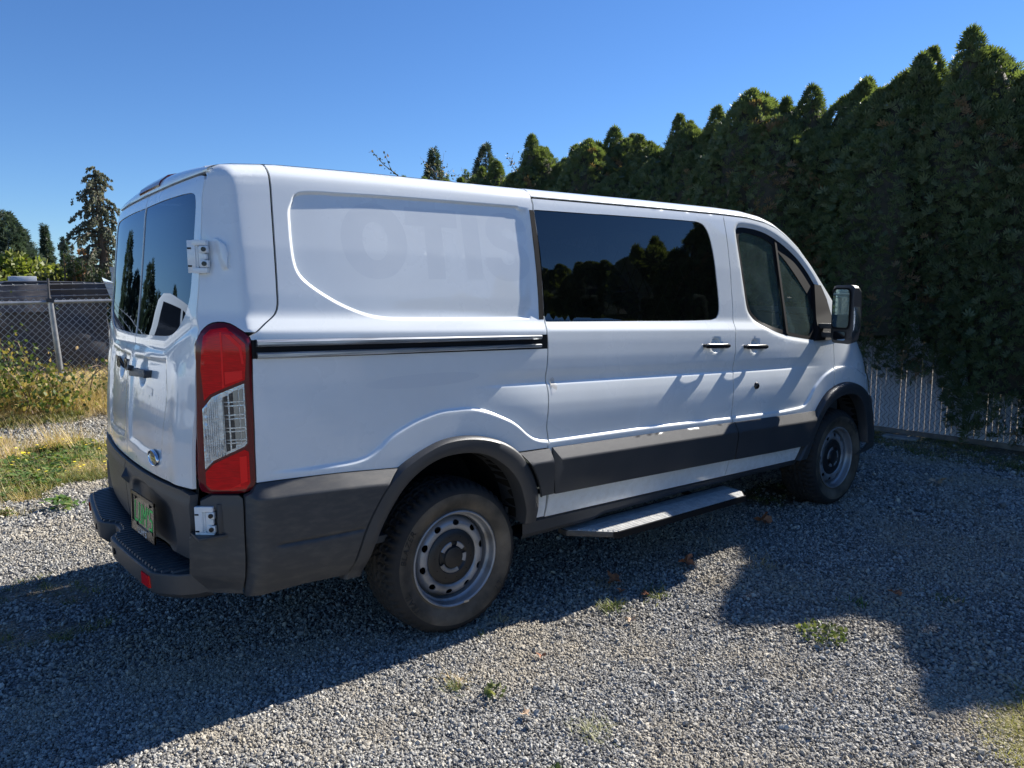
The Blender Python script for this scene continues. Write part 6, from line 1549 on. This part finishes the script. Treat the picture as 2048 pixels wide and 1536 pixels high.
def twig(pts, n, lab, seed, size=.07, spread=.05, sub=3):
    r = np.random.RandomState(seed); root = empty('fruit_tree', (pts[0][0], pts[0][1], 0), lab, 'tree', 'leafy branches showing over the van roof')
    P = crom(pts, .05); g = MB(); g.tube(np.vstack([[(pts[0][0] + .3, pts[0][1], 0)], P]), [.05] + [.018 - .014 * t for t in np.linspace(0, 1, len(P))], 5); Q = []
    for k in range(sub):
        a = P[int(len(P) * r.uniform(.3, .8))]; d = r.normal(0, .35, 3); d[2] = abs(d[2]); b = a + d; g.tube([a, b], [.008, .003], 4); Q.append(a + (b - a) * r.rand(max(n // 6, 3), 1))
    g.build('branch', M_CANE, root)
    i = (len(P) - 1) * r.uniform(.25, 1, n); Q.append(P[i.astype(int)]); Q = np.vstack(Q); Q = Q + r.normal(0, spread, Q.shape)
    V, F, T = leaf_cloud(Q, r.normal(0, 1, Q.shape), size, r, style='leaf', up=-.2); link('leaves', leaf_mesh('leaves', V, F, T, M_TLEAF), root)
twig([(8.75, 12, 4.0), (8.22, 12, 4.36), (7.95, 12, 4.52), (7.72, 12, 4.72), (7.66, 12, 4.79), (7.56, 12, 4.76)], 46, 'leafy branch poking up leftmost over the van roof', 1, .06, .035, 1)
twig([(12.6, 16, 4.9), (12.2, 16, 5.05), (11.8, 16, 5.25), (11.5, 16, 5.4)], 60, 'branch tip in front of the narrow conifer', 2, .07, .10)
twig([(12.8, 16, 4.7), (13.1, 16, 5.05), (13.35, 16, 5.2)], 50, 'round leafed twigs right of the narrow conifer', 3, .07, .09)
twig([(15.2, 16, 5.2), (14.9, 16, 5.6), (14.7, 16, 5.85), (14.6, 16, 6.0)], 30, 'bare forked twigs beside the pointed arborvitae', 4, .07, .09)

# ---------------------------------------------------------------- weeds and leaves in the gravel
def tuft(x, y, n, h, sp, w, m, lab, cat, seed, lean=.9, flat=0):
    V, F, T = bunch(n, h, sp, w, lean, .8, seed=seed, flat=flat); V = np.array(V) + (x, y, float(ground_z(x, y)) + .004)
    me = leaf_mesh('blades', V, F, T, m); o = link(lab.split()[0] and 'grass_tuft', me); return tag(o, lab, cat, 'weeds growing in the gravel')
tuft(1.997, -1.225, 90, .075, .09, .0028, M_GRASS, 'bright green grass tuft at the edge of the van shadow', 'grass tuft', 1)
tuft(2.296, -1.246, 60, .08, .10, .0030, M_GRASS, 'spread green tuft right of the bright one', 'grass tuft', 2, 1.3)
tuft(.974, -1.363, 60, .05, .07, .0022, M_GRASS, 'small green tuft nearest the bottom centre', 'grass tuft', 3)
tuft(1.02, -1.33, 50, .07, .09, .0014, M_STRAW, 'wispy dry tuft behind the small green one', 'grass tuft', 4)
tuft(1.203, -1.917, 90, .06, .11, .0018, leaf_mat('pale_weed', [(0, (.20, .22, .12)), (1, (.42, .40, .26))], .3), 'pale spiky weed low in the foreground', 'weed', 5, 1.35)
tuft(1.50, -.985, 60, .05, .07, .0014, M_STRAW, 'dry tuft beside the front edge of the rear tyre', 'grass tuft', 6)
tuft(2.18, -.98, 50, .10, .14, .0014, M_STRAW, 'thin dry stalks in the shadow beside the van', 'grass tuft', 7, 1.2)
tuft(3.10, -1.35, 50, .10, .14, .0016, M_STRAW, 'dry stalks in the hedge shadow right of the van', 'grass tuft', 8, 1.2)
tuft(3.388, -2.199, 40, .06, .09, .003, M_GRASS, 'dark green tuft in the shade at the right', 'grass tuft', 9)
tuft(3.00, -1.95, 34, .05, .10, .004, M_WEED, 'flat rosette weed in the shade', 'weed', 10, 1.5)
tuft(1.32, -1.05, 20, .04, .04, .002, M_GRASS, 'tiny green sprout in the sunlit gravel near the tyre', 'grass tuft', 11)
M_GRW = leaf_mat('dull_weed_leaves', [(0, (.05, .075, .03)), (.6, (.10, .13, .055)), (1, (.26, .25, .13))], .25)
def leafy(x, y, n, R, s, lab, seed, m=None):
    r = np.random.RandomState(seed); a = r.uniform(0, 6.28, n); q = R * np.sqrt(r.rand(n)); P = np.stack([x + q * np.cos(a), y + q * np.sin(a), .012 + r.rand(n) * .03 + 0 * q], -1)
    V, F, T = leaf_cloud(P, np.stack([np.cos(a) * .6, np.sin(a) * .6, .6 + 0 * a], -1), s, r, style='leaf', up=.1); tag(link('leafy_weed', leaf_mesh('leafy_weed', V, F, T, m or M_GRW)), lab, 'weed', 'weeds growing in the gravel')
leafy(2.52, -2.03, 170, .11, .020, 'low leafy weed at the edge of the hedge shadow', 1)
leafy(1.075, -1.509, 26, .045, .026, 'lobed green seedling right of the small tuft', 2)
leafy(.93, -2.02, 14, .03, .022, 'single leaf cluster in the foreground gravel', 3)
M_DEAD = mat('dead_leaf', (.40, .15, .06), .7, col2=(.22, .09, .045), scale=40)
M_DEADP = mat('pale_dead_leaf', (.52, .38, .26), .7, col2=(.36, .24, .15), scale=40)
def dead(x, y, s, lab, seed, m=M_DEAD):
    r = np.random.RandomState(seed); n = 18; V = [(0, 0, .006)]; 
    for k in range(n):
        a = 2 * PI * k / n; rr = s * (1 + .38 * math.cos(5 * a + seed) + r.uniform(-.1, .1)); V.append((rr * math.cos(a), rr * .75 * math.sin(a), .006 + .5 * s * r.rand() + .35 * s * math.cos(2 * a)))
    F = [(0, 1 + k, 1 + (k + 1) % n) for k in range(n)]
    rz = r.uniform(0, 6.28); V = [(x + p[0] * math.cos(rz) - p[1] * math.sin(rz), y + p[0] * math.sin(rz) + p[1] * math.cos(rz), p[2] + .008 + s * .3) for p in V]
    me = bpy.data.meshes.new('dead_leaf'); me.from_pydata(V, [], F); tag(link('dead_leaf', me, None, m), lab, 'leaf', 'dead leaves on the gravel')
dead(2.221, -1.034, .050, 'curled orange leaf on the shadow edge, largest in the sun', 1)
dead(2.17, -1.13, .020, 'small tan leaf just below the curled orange one', 2)
dead(2.23, -1.24, .022, 'small orange leaf left of the spread green tuft', 3)
dead(2.742, -1.088, .045, 'reddish leaf in shade right of the sunlit wedge', 4)
dead(3.742, -.917, .060, 'large brown leaf in the shade in front of the running board', 5)
dead(3.224, -2.028, .032, 'brown leaf in the right hand shade', 6)
dead(3.35, -2.26, .022, 'small pale leaf in the right hand shade', 7, M_DEADP)
dead(1.95, -1.40, .022, 'tan leaf between the two green tufts', 8, M_DEADP)
dead(1.40, -1.40, .018, 'tiny red leaf in the sunlit gravel', 9)
dead(1.07, -1.70, .020, 'pale leaf left in the foreground gravel', 10, M_DEADP)
dead(6.1, -.1, .05, 'pale twig-like leaf near the fence, left one', 11, M_DEADP)
dead(5.7, -1.2, .06, 'long pale leaf on the dim ground by the fence', 12, M_DEADP)
# ---------------------------------------------------------------- white pickup seen mirrored in the rear glass
M_TRG = mat('truck_glass', (.015, .02, .03), .03, spec=.8)
PK = empty('pickup_truck', (-3.1, 7.2, 0), 'white pickup truck standing behind the van, mirrored in its rear glass', 'pickup truck')
def pk(p): # local: x forward of the truck, y left, z up -> placed and turned
    a = math.radians(205); return (-3.1 + p[0] * math.cos(a) - p[1] * math.sin(a), 7.2 + p[0] * math.sin(a) + p[1] * math.cos(a), p[2] * 1.13)
def pkb(name, m, prof, y0, y1, par=PK, bev=.02):
    g = MB(); n = len(prof); V = [pk((x, y0, z)) for x, z in prof] + [pk((x, y1, z)) for x, z in prof]
    g.add(V, [tuple(range(n - 1, -1, -1)), tuple(range(n, 2 * n))] + [(i, (i + 1) % n, n + (i + 1) % n, n + i) for i in range(n)]); return g.build(name, m, par, bevel=bev, angle=35, fixn=True)
BODY = pkb('body', M_WHITE, [(2.6, .55), (2.65, .95), (2.5, 1.12), (1.25, 1.22), (1.15, 1.25), (-2.6, 1.22), (-2.65, .6), (-2.2, .5), (2.2, .45)], -.95, .95)
pkb('cab', M_WHITE, [(1.15, 1.24), (.60, 1.70), (.42, 1.80), (.22, 1.855), (.0, 1.88), (-.9, 1.88), (-1.12, 1.85), (-1.25, 1.76), (-1.40, 1.24)], -.80, .80, bev=.05)
for s_ in (-1, 1): pkb('side_window', M_TRG, [(.95, 1.27), (.38, 1.74), (-.20, 1.78), (-.24, 1.27)], s_ * .80, s_ * .812, bev=0); pkb('side_window', M_TRG, [(-.32, 1.27), (-.32, 1.78), (-1.08, 1.76), (-1.22, 1.27)], s_ * .80, s_ * .812, bev=0)
g = MB(); g.add([pk((1.12, -.70, 1.27)), pk((1.12, .70, 1.27)), pk((.50, .66, 1.78)), pk((.50, -.66, 1.78))], [(0, 1, 2, 3)]); g.build('windscreen', M_TRG, PK, smooth=False)
for s_ in (-1, 1):
    pkb('mirror', M_BLACKG, [(1.0, 1.22), (1.0, 1.52), (.9, 1.54), (.88, 1.20)], s_ * .95, s_ * 1.15, bev=.01)
    for x in (1.7, -1.75):
        g = MB(); c_ = pk((x, s_ * .88, .38)); a = math.radians(205); d = Vector((-math.sin(a), math.cos(a), 0)) * .13
        g.tube([Vector(c_) - d, Vector(c_) + d], .38, 28); g.build('wheel', M_TYRE, PK)
for k, (x, y, H) in enumerate([(-3.9, 31, 5.4), (-5.2, 31, 3.9), (-6.4, 30, 4.5), (-7.6, 31, 3.6), (-9.6, 30, 4.2), (-11.5, 30, 3.8)]):
    conifer('fir_tree', x, y, 0, H, 1.3, 2200, M_FIR, ['tallest dark conifer mirrored in the left rear pane', 'short conifer beside the tallest in the left pane reflection', 'pointed conifer mirrored at the gap of the rear doors', 'low conifer mirrored left of the pickup cab', 'conifer mirrored above the pickup cab', 'conifer mirrored at the right end of the glass'][k], seed=70 + k, size=.3, tiers=8, power=.6, group='conifers mirrored in the rear glass')
